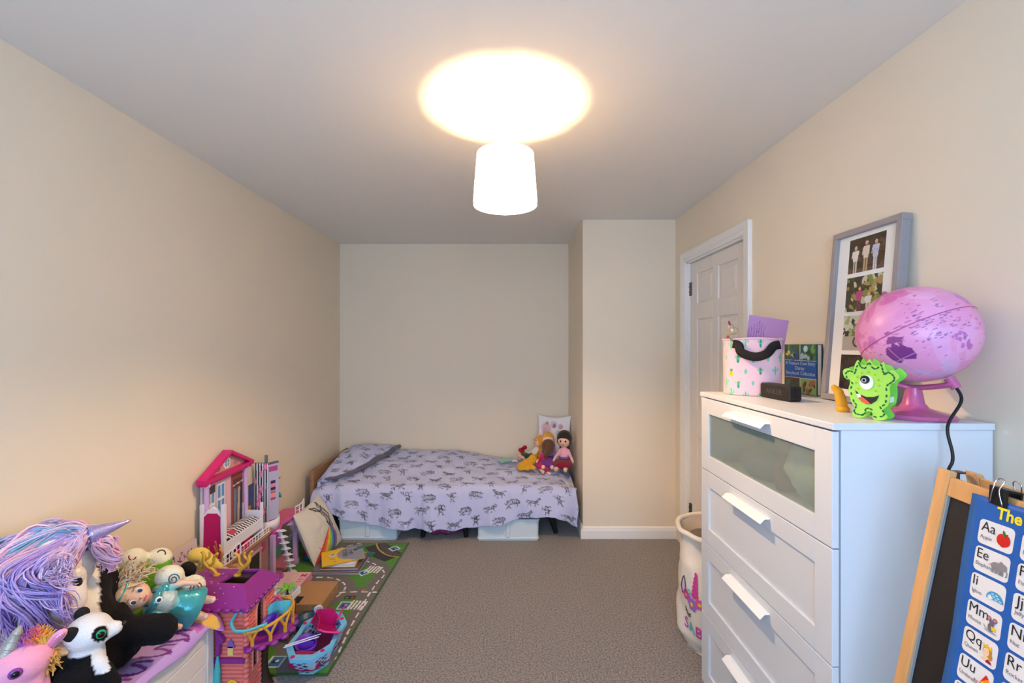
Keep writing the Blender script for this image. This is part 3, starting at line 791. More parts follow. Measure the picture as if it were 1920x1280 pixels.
B().sheet(sph, 360, 180, cvg).mk('sphere', painted('gloss'), gl_, smooth='all')
ring = [GC+GM @ Vector(((GR+.0004)*math.cos(2*PI*i/90), (GR+.0004)*math.sin(2*PI*i/90), 0)) for i in range(90)]
m_gp = mat('glitter_pink_plastic', (190, 92, 146), .3, coat=.5, var=(400, .12))
B().tube(ring, .0013, 6, closed=True).mk('equator_seam', plastic((190, 80, 140), .4), gl_, smooth=True)
south = GC-ax*GR; north = GC+ax*GR
B().lathe([(.001, -.002), (.03, -.002), (.03, .006), (.001, .006)], south+ax*.006, 24, GM).mk('socket_ring', plastic((25, 25, 28), .4), gl_, smooth=True)
B().lathe([(.007, 0), (.007, .012), (.003, .018), (.001, .018)], north-ax*.004, 14, GM).mk('top_pin', m_gp, gl_, smooth=True)
b0 = Vector((1.135, 1.225, CZ+.001))
B().lathe([(.001, 0), (.088, 0), (.09, .005), (.086, .011), (.06, .018), (.034, .026), (.024, .04), (.020, .066), (.017, .082), (.001, .084)], b0, 40).mk('stand', m_gp, gl_, smooth=True)
arm = spline([b0+Vector((-.06, .05, .118)), b0+Vector((-.035, .025, .094)), b0+Vector((0, 0, .082)), south+Vector((.0, .0, -.022)), south-ax*.012], 6)
B().tube(arm, [.011]*len(arm), 12, flatten=.7).mk('arm', m_gp, gl_, smooth='all')
B().cyl(south-ax*.004, south-ax*.034, .012, .011, 16).mk('cable_boss', m_gp, gl_, smooth=True)
cb = spline([south-ax*.03, south+Vector((.004, -.03, -.06)), Vector((1.11, 1.105, CZ-.005)), Vector((1.108, 1.09, CZ-.08)), Vector((1.095, 1.095, CZ-.16)), Vector((1.10, 1.10, CZ-.5)), Vector((1.11, 1.08, .01))], 8)
B().tube(cb, .0035, 8).mk('power_cord', mat('black_cord', (16, 16, 17), .45), gl_, smooth='all')

# felt monster
mo = thing('foam_monster', 'lime green one-eyed foam monster standing before the globe', 'toy', (.982, 1.19, CZ+.001), rotz=math.radians(-60))
mo.scale = (.93, .93, .93)
# local: x right as seen from the front, y back, z up
outl = [(-.018, .0), (-.034, .002), (-.04, .012), (-.034, .03), (-.042, .045), (-.05, .08), (-.046, .105), (-.06, .118), (-.064, .138), (-.052, .146), (-.038, .140), (-.034, .156), (-.026, .172), (-.02, .160), (-.008, .158), (.002, .175), (.012, .160), (.022, .156), (.036, .168), (.04, .150), (.046, .140), (.054, .146), (.066, .138), (.07, .124), (.06, .112), (.05, .1), (.05, .07), (.046, .045), (.034, .03), (.044, .014), (.036, .002), (.012, .0), (.008, .022), (-.006, .022), (-.01, .006)]
outl = [tuple(p[:2]) for p in spline([(x, y, 0) for x, y in outl]+[(outl[0][0], outl[0][1], 0)], 3)][:-1]
m_lime = mat('lime_foam', (160, 214, 84), .8, bump=(300, .15, .001)); m_lime2 = mat('green_foam', (122, 208, 74), .8, bump=(300, .15, .001))
UM = frame((0, 0, 0), (1, 0, 0), (0, 0, 1), (0, -1, 0))
B().prism(outl, .006, UM).mk('front_panel', m_lime, mo, bevel=.001)
B().prism([(x*1.05, z*1.03) for x, z in outl], .006, UM @ Matrix.Translation((0, 0, -.040))).mk('back_panel', m_lime2, mo, bevel=.001)
for x, z in ((-.04, .055), (.04, .06), (-.038, .115), (.042, .115), (0, .03)): B().span((x-.006, 0, z-.008), (x+.006, .034, z+.008)).mk('spacer', plastic((225, 232, 228), .8), mo)
FMn = lambda o: UM @ Matrix.Translation((0, 0, .006+o))
b = B(); rnd = random.Random(1)
inner = [(x*.86, .085+(z-.085)*.88) for x, z in outl]
for i in range(0, len(inner)):
    if i % 2: continue
    x, z = inner[i]
    if (z < .02): pass
    x2, z2 = inner[(i+1) % len(inner)]; a = math.atan2(z2-z, x2-x)
    e = [(x+.0048*math.cos(t)*math.cos(a)-.0021*math.sin(t)*math.sin(a), z+.0048*math.cos(t)*math.sin(a)+.0021*math.sin(t)*math.cos(a)) for t in [2*PI*k/8 for k in range(8)]]
    b.prism(e, .0012, FMn(-.0002))
st = b.mk('stitching', mat('dark_green_yarn', (20, 96, 50), .9), mo, label='dark green stitches'); st['kind'] = 'stuff'
circ = lambda cx, cz, rx, rz, n=20, a0=0, a1=2*PI: [(cx+rx*math.cos(a0+(a1-a0)*k/n), cz+rz*math.sin(a0+(a1-a0)*k/n)) for k in range(n)]
eye = B().prism(circ(-.004, .107, .0165, .021), .002, FMn(0)).mk('eye', plastic((238, 240, 240), .3), mo)
B().prism(circ(-.007, .115, .0115, .012), .0015, FMn(.002)).mk('iris', plastic((26, 28, 32), .3), eye)
B().prism(circ(-.009, .113, .006, .0065), .001, FMn(.0035)).mk('iris_ring', plastic((190, 196, 205), .3), eye)
B().prism(circ(-.009, .113, .0035, .004), .001, FMn(.0045)).mk('pupil', plastic((15, 15, 30), .2), eye)
mth = [(-.032, .082), (-.02, .07), (-.004, .064), (.014, .066), (.026, .072), (.02, .056), (.008, .045), (-.004, .043), (-.016, .05), (-.026, .064)]
mou = B().prism(mth, .0012, FMn(0)).mk('mouth', plastic((34, 32, 34), .7), mo)
B().prism([(-.024, .06), (-.014, .064), (0, .052), (.006, .045), (-.003, .043), (-.014, .049)], .0015, FMn(.0012)).mk('tongue', plastic((224, 84, 64), .7), mou)
B().prism([(-.028, .071), (-.02, .072), (-.016, .064), (-.024, .06)], .0015, FMn(.0014)).mk('tooth', plastic((240, 240, 236), .6), mou)
for k in range(11):
    a = .3+k*.58; x, z = -.002+.028*math.cos(a), .106+.032*math.sin(a)
    if z < .083: continue
    B().ball(UM @ Vector((x, z, .0068)), (.0033, .0015, .0033), 6, 4).mk('gem', mat('lime_gem', (170, 196, 30), .08, spec=.8), mo)
bn = thing('toy_banana', 'small yellow soft toy peeping out behind the green monster', 'toy', (1.03, 1.33, CZ+.001))
B().tube(spline([(-.012, .0, .012), (-.02, -.0, .04), (-.026, 0, .06), (-.034, .004, .07), (-.04, .006, .078)], 5), [.008, .012, .014, .014, .014, .014, .014, .013, .012, .012, .012, .011, .011, .010, .010, .009, .009, .008, .007, .006, .005][:21], 10).mk('body', mat('yellow_felt', (232, 168, 40), .8), bn, smooth='all')
B().lathe([(.001, 0), (.016, 0), (.018, .008), (.012, .016), (.001, .018)], (-.012, 0, 0), 14).mk('foot', mat('yellow_felt', (232, 168, 40), .8), bn, smooth=True)
# ================================================================ easel with the alphabet poster
EA = Vector((.938, .955, 1.185)); la_ = math.radians(10.5)
eu = Vector((-.139, -.990, 0)).normalized(); en = Vector((-.990, .139, 0)).normalized()
ev = (en*math.sin(la_)+Vector((0, 0, -math.cos(la_)))).normalized(); ef = eu.cross(-ev).normalized()
if ef.dot(en) < 0: ef = -ef
EH, EW = (EA.z-.002)/math.cos(la_), .43
EM = frame(EA, eu, ev, ef)           # x = across (towards the viewer), y = down the board, z = out of the face
EB = frame(EA+Vector((.05, -.005, 0)), eu, ((-en)*math.sin(la_)+Vector((0, 0, -math.cos(la_)))).normalized(), -ef)
m_pine = mat('easel_pine', (206, 160, 106), .55, var=(5, .12), vscale=(6, 6, .6), bump=(60, .05, .001))
es = thing('easel', 'wooden floor easel with blackboard beside the white chest', 'easel', (EA.x, EA.y-.2, 0), world=True)
def slab(M, x0, y0, x1, y1, z0, z1): return B().prism([(x0, y0), (x1, y0), (x1, y1), (x0, y1)], z1-z0, M @ Matrix.Translation((0, 0, z0)))
for x0 in (0, EW-.03): slab(EM, x0, 0, x0+.03, EH, -.016, .0).mk('leg', m_pine, es, bevel=.003)
for x0 in (0, EW-.03): slab(EB, x0, .004, x0+.03, EH, .0, .016).mk('leg', m_pine, es, bevel=.003)
slab(EM, .03, .012, EW-.03, .052, -.016, -.003).mk('top_rail', m_pine, es, bevel=.002)
slab(EB, .03, .012, EW-.03, .052, .003, .016).mk('top_rail', m_pine, es, bevel=.002)
slab(EM, .03, .70, EW-.03, .74, -.016, -.003).mk('bottom_rail', m_pine, es, bevel=.002)
slab(EM, .03, .052, EW-.03, .70, -.013, -.009).mk('blackboard', mat('blackboard', (22, 23, 26), .55, var=(4, .15)), es)
b = B()
slab(EM, .03, .052, .033, .70, -.0135, -.004)
slab(EM, .03, .052, .0335, .70, -.009, -.004).mk('board_edge', plastic((150, 155, 160), .5), es)
B().box(EA+Vector((.028, -.01, -.008)), (.03, .016, .004)).box(EA+Vector((.028, -.01, -.018)), (.004, .016, .02)).mk('hinge', m_steel, es)
slab(EM, .03, .74, EW-.03, .76, -.016, .10).mk('tray', m_pine, es, bevel=.002)

po = thing('alphabet_poster', 'blue alphabet poster with picture cards clipped to the easel', 'poster', EA+eu*.05, world=True)

pa = math.radians(3.3); PW, PHt = .345, .43
PM = EM @ Matrix.Translation((.0925, .0262, .0012)) @ Matrix.Rotation(-pa, 4, 'Z')
def bend(x, y): return .0015+.005*sstep(y, .25, .43)+.0012*math.sin(y*14)
def pf_(x, y, o=0.0): return PM @ Vector((x, y, bend(x, y)+o))
B().sheet(lambda u, v: pf_(u*PW, v*PHt), 20, 40).mk('sheet', mat('poster_blue', (30, 88, 178), .35, spec=.4), po, smooth='all', solid=.0006, soff=0)
def ptxt(s_, size, x, y, col, bold=0.0, name='lettering', parent=po, o=.0012, center=False):
    return B().text(s_, size, lambda a, c: pf_(x+a, y-c, o), bold, center).mk(name, plastic(col, .5), parent)
ptxt('The Alphabet', .029, .054, .0315, (235, 222, 40), .03)
def pshape(poly, x, y, o=.0012, b=None):
    b = b or B(); b.add([pf_(x+p[0], y+p[1], o) for p in poly], [tuple(range(len(poly)))]); return b
def pell(b, x, y, rx, ry, o=.0012, n=18, rot=0.0):
    pts = []
    for k in range(n):
        t = 2*PI*k/n; a, c = rx*math.cos(t), ry*math.sin(t); pts.append((a*math.cos(rot)-c*math.sin(rot), a*math.sin(rot)+c*math.cos(rot)))
    return pshape(pts, x, y, o, b)
def pline(b, x, y, pts, w_, o=.0014):
    for (x0, y0), (x1, y1) in zip(pts[:-1], pts[1:]):
        d = Vector((x1-x0, y1-y0)); l = d.length or 1; n_ = Vector((-d.y, d.x))/l*w_/2
        pshape([(x0+n_.x, y0+n_.y), (x1+n_.x, y1+n_.y), (x1-n_.x, y1-n_.y), (x0-n_.x, y0-n_.y)], x, y, o, b)
def pic(kind, x, y):
    """x, y = centre of the picture, about 24 mm across"""
    b = B()
    if kind == 'Apple':
        b.paint((200, 36, 30)); pell(b, x-.004, y+.001, .0085, .0105); pell(b, x+.004, y+.001, .0085, .0105); pell(b, x, y+.005, .008, .0085)
        b.paint((50, 110, 40)); pell(b, x+.0, y-.0105, .0022, .006, .0014, rot=-.4); b.paint((80, 60, 30)); pline(b, x, y, [(.002, -.008), (.007, -.011)], .0015)
    elif kind == 'Elephant':
        b.paint((138, 136, 146)); pell(b, x-.003, y, .0125, .008); pell(b, x+.008, y-.003, .006, .006)
        for dx in (-.011, -.005, .001, .006): pline(b, x, y, [(dx, .003), (dx+.0005, .012)], .0042)
        pline(b, x, y, [(.012, -.001), (.015, .004), (.0145, .01), (.012, .011)], .002); pell(b, x+.003, y-.007, .004, .005, .0014); pline(b, x, y, [(-.015, -.002), (-.019, .002)], .001)
    elif kind == 'Igloo':
        b.paint((70, 150, 210)); pshape([(.016*math.cos(PI*k/14), -.015*math.sin(PI*k/14)) for k in range(15)], x, y+.008, .0012, b)
        b.paint((160, 215, 240))
        for r in range(4):
            for k in range(4-r//2):
                xx = -.012+.0075*k+(r % 2)*.003
                if (xx/.014)**2+((r*.0036+.002)/.0135)**2 < .9: pell(b, x+xx, y+.0055-r*.0037, .003, .0014, .0014, 8)
        b.paint((225, 238, 245)); pell(b, x-.008, y+.006, .0035, .004, .0015)
    elif kind == 'Mouse':
        b.paint((108, 106, 122)); pell(b, x, y+.005, .006, .0075); pell(b, x+.001, y-.004, .0052, .0048); pline(b, x, y, [(-.004, .01), (-.011, .009), (-.013, .005)], .001)
        pell(b, x-.005, y-.0095, .0042, .0042); pell(b, x+.006, y-.0095, .0042, .0042)
        b.paint((214, 120, 150)); pell(b, x-.005, y-.0095, .0026, .0026, .0014); pell(b, x+.006, y-.0095, .0026, .0026, .0014); pell(b, x+.006, y-.003, .0012, .001, .0015)
        b.paint((235, 200, 50)); pshape([(.0, .002), (.009, .003), (.009, .009), (.002, .009)], x, y, .0015, b)
        b.paint((150, 160, 190)); pell(b, x, y+.013, .012, .0018, .0012)
    elif kind == 'Queen':
        b.paint((198, 140, 50)); pell(b, x, y-.002, .0085, .0095); pell(b, x+.005, y+.004, .005, .006)
        b.paint((240, 206, 178)); pell(b, x-.002, y-.001, .0055, .0075, .0014); pshape([(-.009, .014), (-.004, .006), (.003, .006), (.008, .014)], x, y, .0014, b)
        b.paint((236, 190, 40)); pshape([(-.0085, -.008), (-.0095, -.0145), (-.005, -.0105), (-.0015, -.016), (.002, -.011), (.007, -.0145), (.007, -.0075)], x, y, .0016, b)
        b.paint((150, 20, 70)); pshape([(-.001, .014), (.003, .009), (.009, .012), (.01, .0155), (0, .0155)], x, y, .0016, b); b.paint((70, 40, 40)); pell(b, x-.0035, y-.002, .0006, .0006, .0017, 6); pell(b, x+.0005, y-.002, .0006, .0006, .0017, 6)
    elif kind == 'Umbrella':
        cs = [(214, 40, 34), (236, 150, 30), (240, 214, 40), (60, 160, 60), (40, 60, 150)]
        for k, c in enumerate(cs):
            b.paint(c); a0, a1 = -1.2+k*.5, -1.2+(k+1)*.5
            pshape([(-.004, .002), (.013*math.cos(a0), .016*math.sin(a0)), (.013*math.cos((a0+a1)/2), .016*math.sin((a0+a1)/2)), (.013*math.cos(a1), .016*math.sin(a1))], x, y, .0012, b)
        b.paint((190, 60, 80)); pline(b, x, y, [(.008, .002), (-.013, .005), (-.014, .002)], .0011)
    elif kind == 'Rocket':
        b.paint((210, 222, 232)); pell(b, x, y, .005, .012); b.paint((206, 40, 40)); pshape([(-.004, -.007), (0, -.014), (.004, -.007)], x, y, .0014, b); pshape([(-.005, .004), (-.009, .012), (-.002, .01)], x, y, .0014, b); pshape([(.005, .004), (.009, .012), (.002, .01)], x, y, .0014, b)
    elif kind == 'Nut':
        b.paint((120, 76, 44)); pell(b, x, y+.002, .008, .01); b.paint((80, 52, 34)); pell(b, x, y-.005, .0085, .0045, .0014)
    else:
        r = random.Random(kind); b.paint((r.randint(60, 230), r.randint(60, 200), r.randint(50, 220))); pell(b, x, y, .009, .007); b.paint((r.randint(60, 230), r.randint(60, 200), r.randint(50, 220))); pell(b, x+.006, y-.005, .005, .005, .0014)
    return b
WORDS = ['Apple', 'Ball', 'Cat', 'Dog', 'Elephant', 'Fish', 'Goat', 'Hat', 'Igloo', 'Jellyfish', 'Kite', 'Lion', 'Mouse', 'Nut', 'Owl', 'Pig', 'Queen', 'Rocket', 'Sun', 'Tree', 'Umbrella', 'Van', 'Whale', 'X-ray', 'Yacht', 'Zebra']
m_cardw = mat('poster_card_white', (226, 229, 236), .4)
for i, wd_ in enumerate(WORDS):
    r_, c_ = divmod(i, 4); x0, y0 = .0255+c_*.0785, .0415+r_*.0508
    cw, chh = .066, .0455
    card = B().add([pf_(x0+p[0], y0+p[1], .0006) for p in rrect(0, 0, cw, chh, .008, 4)], [tuple(range(20))]).mk('card', m_cardw, po)
    ptxt(wd_[0]+wd_[0].lower(), .0255, x0+.005, y0+.021, (22, 24, 32), 0, 'lettering', card, .0012)
    if c_ < 2 and r_ < 5 or wd_ == 'Umbrella': ptxt(wd_, .0098, x0+.005, y0+.035, (110, 112, 122), 0, 'lettering', card, .0012)
    pic(wd_, x0+.0485, y0+.0245).mk('picture', painted('gloss'), card)

clip = thing('binder_clip', 'black binder clip holding the blue poster on the easel rail', 'clip', PM @ Vector((.055, .0, 0)), world=True)
CM = EM @ Matrix.Translation((.146, .005, -.004))
b = B().prism([(-.0165, .006), (.0165, .006), (.0165, .0085), (-.0165, .0085)], .03, CM) if 0 else B()
tri = [(-.014, -.006), (.012, -.006), (.0125, -.003), (.0085, .028), (.0072, .028), (.009, -.002), (-.010, -.002), (-.0125, .028), (-.0138, .028)]
CMx = CM @ Matrix(((0, 0, 1, 0), (0, 1, 0, 0), (1, 0, 0, 0), (0, 0, 0, 1)))   # profile in (depth, down), extruded across
b.prism(tri, .034, CMx @ Matrix.Translation((0, 0, -.017))); b.mk('body', mat('black_clip_steel', (18, 18, 20), .35), clip)
for sg in (1, -1):
    z_ = .0085 if sg > 0 else -.0135
    pts = [CM @ Vector(q) for q in [(-.012*1, .026, z_+sg*.002), (-.006, -.0, z_+sg*.007), (-.0075, -.016, z_+sg*.003), (-.004, -.022, z_+sg*.001), (.004, -.022, z_+sg*.001), (.0075, -.016, z_+sg*.003), (.006, 0, z_+sg*.007), (.012, .026, z_+sg*.002)]]
    B().tube(spline(pts, 4), .0011, 6).mk('wire_handle', mat('clip_wire', (190, 190, 192), .2, metal=1), clip, smooth='all')
# ================================================================ laundry bag behind the chest
LC = Vector((1.045, 2.145)); LR = .205; LH = .565
lb = thing('laundry_bag', 'tall cream canvas laundry bag with unicorn face behind the chest', 'laundry bag', (LC.x, LC.y, 0))
m_canvas = mat('cream_canvas', (232, 222, 208), .9, spec=.1, bump=(500, .3, .001), var=(8, .04))
def bagr(a, z):
    t = z/LH
    r = LR*(.86+.14*sstep(t, 0, .12)) + .012*math.sin(a*3+t*5)*sstep(t, .0, .2)*(1-t) + .013*nz(math.cos(a)*2.2, math.sin(a)*2.2, t*5)
    if t > .72: r += -.018*math.sin(PI*(t-.72)/.28)+.004*math.sin(a*14)*(t-.72)
    return r
def bagp_(a, z, o=0.0):
    r = bagr(a, z)+o; return Vector((r*math.cos(a)*.99, r*math.sin(a)*.92, z))
B().sheet(lambda u, v: bagp_(2*PI*u, .002+v*(LH-.012)), 80, 44).mk('canvas', m_canvas, lb, smooth='all', solid=.004)
B().lathe([(.001, 0), (LR*.84, 0), (LR*.84, .006), (.001, .006)], (0, 0, 0), 40).mk('base', m_canvas, lb)
B().tube([bagp_(2*PI*i/60, LH-.012, .004) for i in range(60)], .0125, 10, closed=True).mk('rolled_rim', m_canvas, lb, smooth='all')
B().sheet(lambda u, v: Vector((.96*bagp_(2*PI*u, LH-.02)[0]*(1-.12*v), .96*bagp_(2*PI*u, LH-.02)[1]*(1-.12*v), LH-.02-.06*v+.008*math.sin(u*25))), 60, 8).mk('lining', cloth((214, 200, 180)), lb, smooth='all')
# printed face: angle a0 faces the viewer, x in metres along the surface
A0 = math.radians(199)
def bs(x, z, o=.0028): return bagp_(A0+x/LR, z-.042, o)
b = B().paint((196, 60, 150))
def bell(b, x, z, rx, rz, rot=0, n=16, o=.0028):
    vs = [bs(x+rx*math.cos(t)*math.cos(rot)-rz*math.sin(t)*math.sin(rot), z+rx*math.cos(t)*math.sin(rot)+rz*math.sin(t)*math.cos(rot), o) for t in [2*PI*k/n for k in range(n)]]
    vs.append(bs(x, z, o+.0006)); b.add(vs, [(k, (k+1) % n, n) for k in range(n)])
def bstroke(b, pts, w_, o=.003):
    b.tube([bs(x, z, o) for x, z in pts], w_, 5)
XO = -.005
# ear, horn, flowers, lash, letters
e = B().paint((60, 56, 58)); bstroke(e, [(XO-.03, .30), (XO-.036, .335), (XO-.026, .375), (XO-.015, .39), (XO-.008, .372), (XO-.002, .34), (XO, .32)], .0022)
e.mk('ear_outline', painted(), lb)
e = B().paint((222, 190, 226)); bell(e, XO-.02, .338, .008, .026); e.mk('ear_patch', painted(), lb)
e = B().paint((206, 66, 146))
for k in range(6): bell(e, XO+.058+k*.001, .328+k*.019, .022-k*.003, .014, .3, o=.003+.0003*k)
e.mk('horn_print', painted(), lb)
def flower(x, z, c, c2, r):
    f = B().paint(c)
    for k in range(6): bell(f, x+r*.62*math.cos(k*PI/3), z+r*.62*math.sin(k*PI/3), r*.42, r*.42, n=10, o=.0034)
    f.paint(c2); bell(f, x, z, r*.32, r*.32, n=10, o=.0046); f.mk('flower_print', painted(), lb)
flower(XO, .305, (206, 70, 160), (240, 160, 60), .026); flower(XO+.04, .28, (160, 110, 200), (240, 200, 70), .032); flower(XO+.02, .328, (100, 190, 200), (240, 220, 130), .014); flower(XO+.085, .30, (214, 90, 160), (240, 200, 70), .026)
for s0 in (XO, XO+.14):
    e = B().paint((50, 46, 50)); arc_ = [(s0-.022+.05*t, .238-.02*math.sin(PI*t*.9)-.004*t) for t in [k/8 for k in range(9)]]
    bstroke(e, arc_, .002)
    for k in (1, 3, 5, 7): x, z = arc_[k]; bstroke(e, [(x, z), (x+(k-4)*.0015, z-.012)], .0015)
    e.mk('eyelash_print', painted(), lb)
xo = XO-.036
for ch, c in zip('SABI', ((176, 84, 180), (96, 190, 200), (206, 70, 160), (140, 90, 190))):
    b = B().paint(c); v_, f_ = text_data(ch, .02); x0 = min(p[0] for p in v_); x1 = max(p[0] for p in v_)
    sz = .072; b.add([bs(xo+(p[0]-x0)*sz, .137+p[1]*sz, .0034) for p in v_], f_); b.mk('lettering', painted(), lb); xo += (x1-x0)*sz+.006
# ================================================================ play mat, books, boxes, cushion
def fl(px, py):
    Y = CAM_Z*FPX/(py-VY); return ((px-VX)/FPX*Y, Y)
RX0, RYT, RYB = -1.545, 3.195, 1.915
def rug_uv(X, Y):
    v = (RYT-Y)/(RYT-RYB); xr = -.724-.066*v; return ((X-RX0)/(xr-RX0), v)
def ruv(px, py): return rug_uv(*fl(px, py))
GREEN = (74, 128, 44); ROAD = (104, 98, 96); WHT = (224, 222, 216)
cvr = Cv(210, 330, GREEN, 1.275/.8)
def road(pts, w_=.115):
    pts = [ruv(*p) for p in pts]; pts = [tuple(q[:2]) for q in spline([(a, c, 0) for a, c in pts], 8)]
    cvr.line(pts, w_/.8, ROAD); return pts
def dash(pts, w_=.009):
    acc = 0; on = True; seg = []
    for a, c in zip(pts[:-1], pts[1:]):
        n_ = 6
        for k in range(n_):
            p = (a[0]+(c[0]-a[0])*k/n_, a[1]+(c[1]-a[1])*k/n_); q = (a[0]+(c[0]-a[0])*(k+1)/n_, a[1]+(c[1]-a[1])*(k+1)/n_)
            acc += math.hypot((q[0]-p[0])*.8, (q[1]-p[1])*1.275)
            if (acc % .066) < .034: cvr.line([p, q], w_/.8, WHT)
paths = [road([(640, 1046), (690, 1056), (714, 1068), (721, 1080), (709, 1094), (692, 1118), (680, 1140), (655, 1185), (630, 1240)], .10),
         road([(575, 1086), (612, 1086), (634, 1090), (648, 1102), (637, 1118), (600, 1140), (560, 1150)], .11),
         road([(637, 1114), (670, 1113), (712, 1114)], .10),
         road([(600, 1046), (640, 1030), (680, 1020)], .11)]
for p in paths: dash(p)
road([(520, 1180), (540, 1210), (545, 1260)], .12)
bq = [ruv(*p) for p in ((685, 1029), (709, 1022), (724, 1021), (756, 1042), (722, 1056), (701, 1048))]
cvr.poly(bq, (44, 42, 42))
c1_ = [tuple(q[:2]) for q in spline([(*ruv(*p), 0) for p in ((706, 1022), (712, 1034), (728, 1044), (752, 1048))], 8)]
cvr.line([tuple(q[:2]) for q in spline([(*ruv(*p), 0) for p in ((718, 1022), (724, 1034), (738, 1041), (757, 1044))], 8)], .06, (70, 66, 66)); cvr.line(c1_, .012, (200, 160, 50))
def sign(px, py, s=.055, kind=0):
    x, y = ruv(px, py); a = s/.8/2; c = s/1.275/2*1.0
    cvr.poly([(x-a*1.2, y), (x, y-c*1.2), (x+a*1.2, y), (x, y+c*1.2)] if kind == 0 else [(x-a, y-c), (x+a, y-c), (x+a, y+c), (x-a, y+c)], (196, 220, 214))
    cvr.poly([(x-a*.85, y), (x, y-c*.85), (x+a*.85, y), (x, y+c*.85)] if kind == 0 else [(x-a*.8, y-c*.8), (x+a*.8, y-c*.8), (x+a*.8, y+c*.8), (x-a*.8, y+c*.8)], (52, 100, 160))
    cvr.ell(x, y, a*.45, c*.3, (24, 30, 40)); cvr.ell(x+a*.15, y-c*.1, a*.2, c*.2, (220, 226, 226))
sign(682, 1077, .07); sign(740, 1031, .075, 0); sign(647, 1139, .07, 1); sign(517, 1245, .075, 1); sign(600, 1215, .07, 1)
def zebra(px, py, ang, n_=5):
    x, y = ruv(px, py)
    for k in range(n_):
        o = (k-n_/2)*.02; dx, dy = math.cos(ang), math.sin(ang)
        p0 = (x+(o*dx-.035*-dy)/.8*1, y+(o*dy-.035*dx)/1.275); p1 = (x+(o*dx+.035*-dy)/.8, y+(o*dy+.035*dx)/1.275); cvr.line([p0, p1], .011/.8, WHT)
zebra(704, 1071, .2); zebra(674, 1138, .1)
x, y = ruv(656, 1124); cvr.rect(x-.04, y-.014, x+.04, y+.014, (40, 40, 36)); cvr.ell(x-.02, y, .012, .008, (60, 140, 60)); cvr.ell(x+.02, y, .012, .008, (190, 50, 40))
x, y = ruv(682, 1110); cvr.ell(x, y, .016, .010, (170, 110, 60))
for p, q in (((0, 0), (1, 0)), ((1, 0), (1, 1)), ((1, 1), (0, 1))): cvr.line([p, q], .02, (48, 92, 34))
def rugf(u, v):
    xr = -.724-.066*v; X = RX0+(xr-RX0)*u; Y = RYT-(RYT-RYB)*v; return Vector((X, Y, .0065+.0012*nz(X*6, Y*6)))
rg = B().sheet(rugf, 210, 330, cvr).mk('play_mat', painted('cloth'), None, solid=.005)
tag(rg, 'green play mat printed with grey roads lying on the carpet', 'rug')
ZF = .0085

# cushion leaning beside the bed
cvc = Cv(150, 150, (212, 206, 192))
K = (34, 32, 32)
cvc.poly([(.52, .2), (.62, .12), (.7, .16), (.72, .3), (.66, .42), (.7, .55), (.62, .62), (.56, .5), (.58, .36), (.5, .3)], (120, 118, 112), .5)
for pl in ([(.44, .12), (.52, .2), (.62, .22), (.7, .15)], [(.46, .16), (.4, .06), (.5, .1), (.56, .2)], [(.6, .12), (.68, .04), (.66, .16)], [(.55, .22), (.58, .34), (.56, .46), (.62, .6), (.6, .68)], [(.7, .2), (.74, .34), (.68, .46), (.72, .58), (.66, .68)], [(.62, .26), (.66, .4), (.62, .5), (.66, .62)], [(.56, .64), (.62, .7), (.7, .66)]):
    cvc.line(pl, .034, K, .85)
for c, o in (((206, 52, 44), -.16), ((226, 110, 50), -.11), ((232, 190, 60), -.05), ((150, 190, 70), .0), ((80, 150, 170), .05), ((60, 80, 160), .10), ((150, 90, 150), .15)):
    cvc.line([tuple(q[:2]) for q in spline([(.62+o*.35, .60, 0), (.54+o*1.0, .72, 0), (.44+o*1.6, .86, 0), (.36+o*1.9, .99, 0)], 6)], .085, c, .7)
r = random.Random(8)
for _ in range(26): cvc.ell(.12+r.random()*.35, .55+r.random()*.3, .006, .006, (150, 60, 50))
for _ in range(14): cvc.ell(.72+r.random()*.2, .35+r.random()*.5, .005, .005, (60, 60, 60))
q00, q10, q01, q11 = Vector((-1.395, 2.835, .35)), Vector((-1.402, 3.235, .352)), Vector((-1.262, 2.845, .012)), Vector((-1.232, 3.235, .012))
nq = (q10-q00).cross(q01-q00).normalized(); nq = nq if nq.x > 0 else -nq
def cus(u, v, sg):
    p = (q00*(1-u)+q10*u)*(1-v)+(q01*(1-u)+q11*u)*v
    e = (math.sin(PI*u)*math.sin(PI*v))**.42 if 0 < u < 1 and 0 < v < 1 else 0
    pin = .035*(math.sin(PI*u)*(1 if v < .5 else -1)*abs(1-2*v)**3)
    return p+nq*sg*(.066*e*(1+.12*nz(u*4, v*4, sg))+.004*nz(u*9, v*9)*e)+Vector((0, 0, -.015*math.sin(PI*u)*(1-v)**4))
b = B().sheet(lambda u, v: cus(u, v, 1), 150, 150, cvc)
b.paint((206, 198, 182)); b.sheet(lambda u, v: cus(u, v, -1), 24, 24)
cu = b.mk('cushion', painted('cloth'), None, smooth='all', recalc=False); tag(cu, 'cream cushion painted with black animal and rainbow splash leaning by the bed', 'cushion')

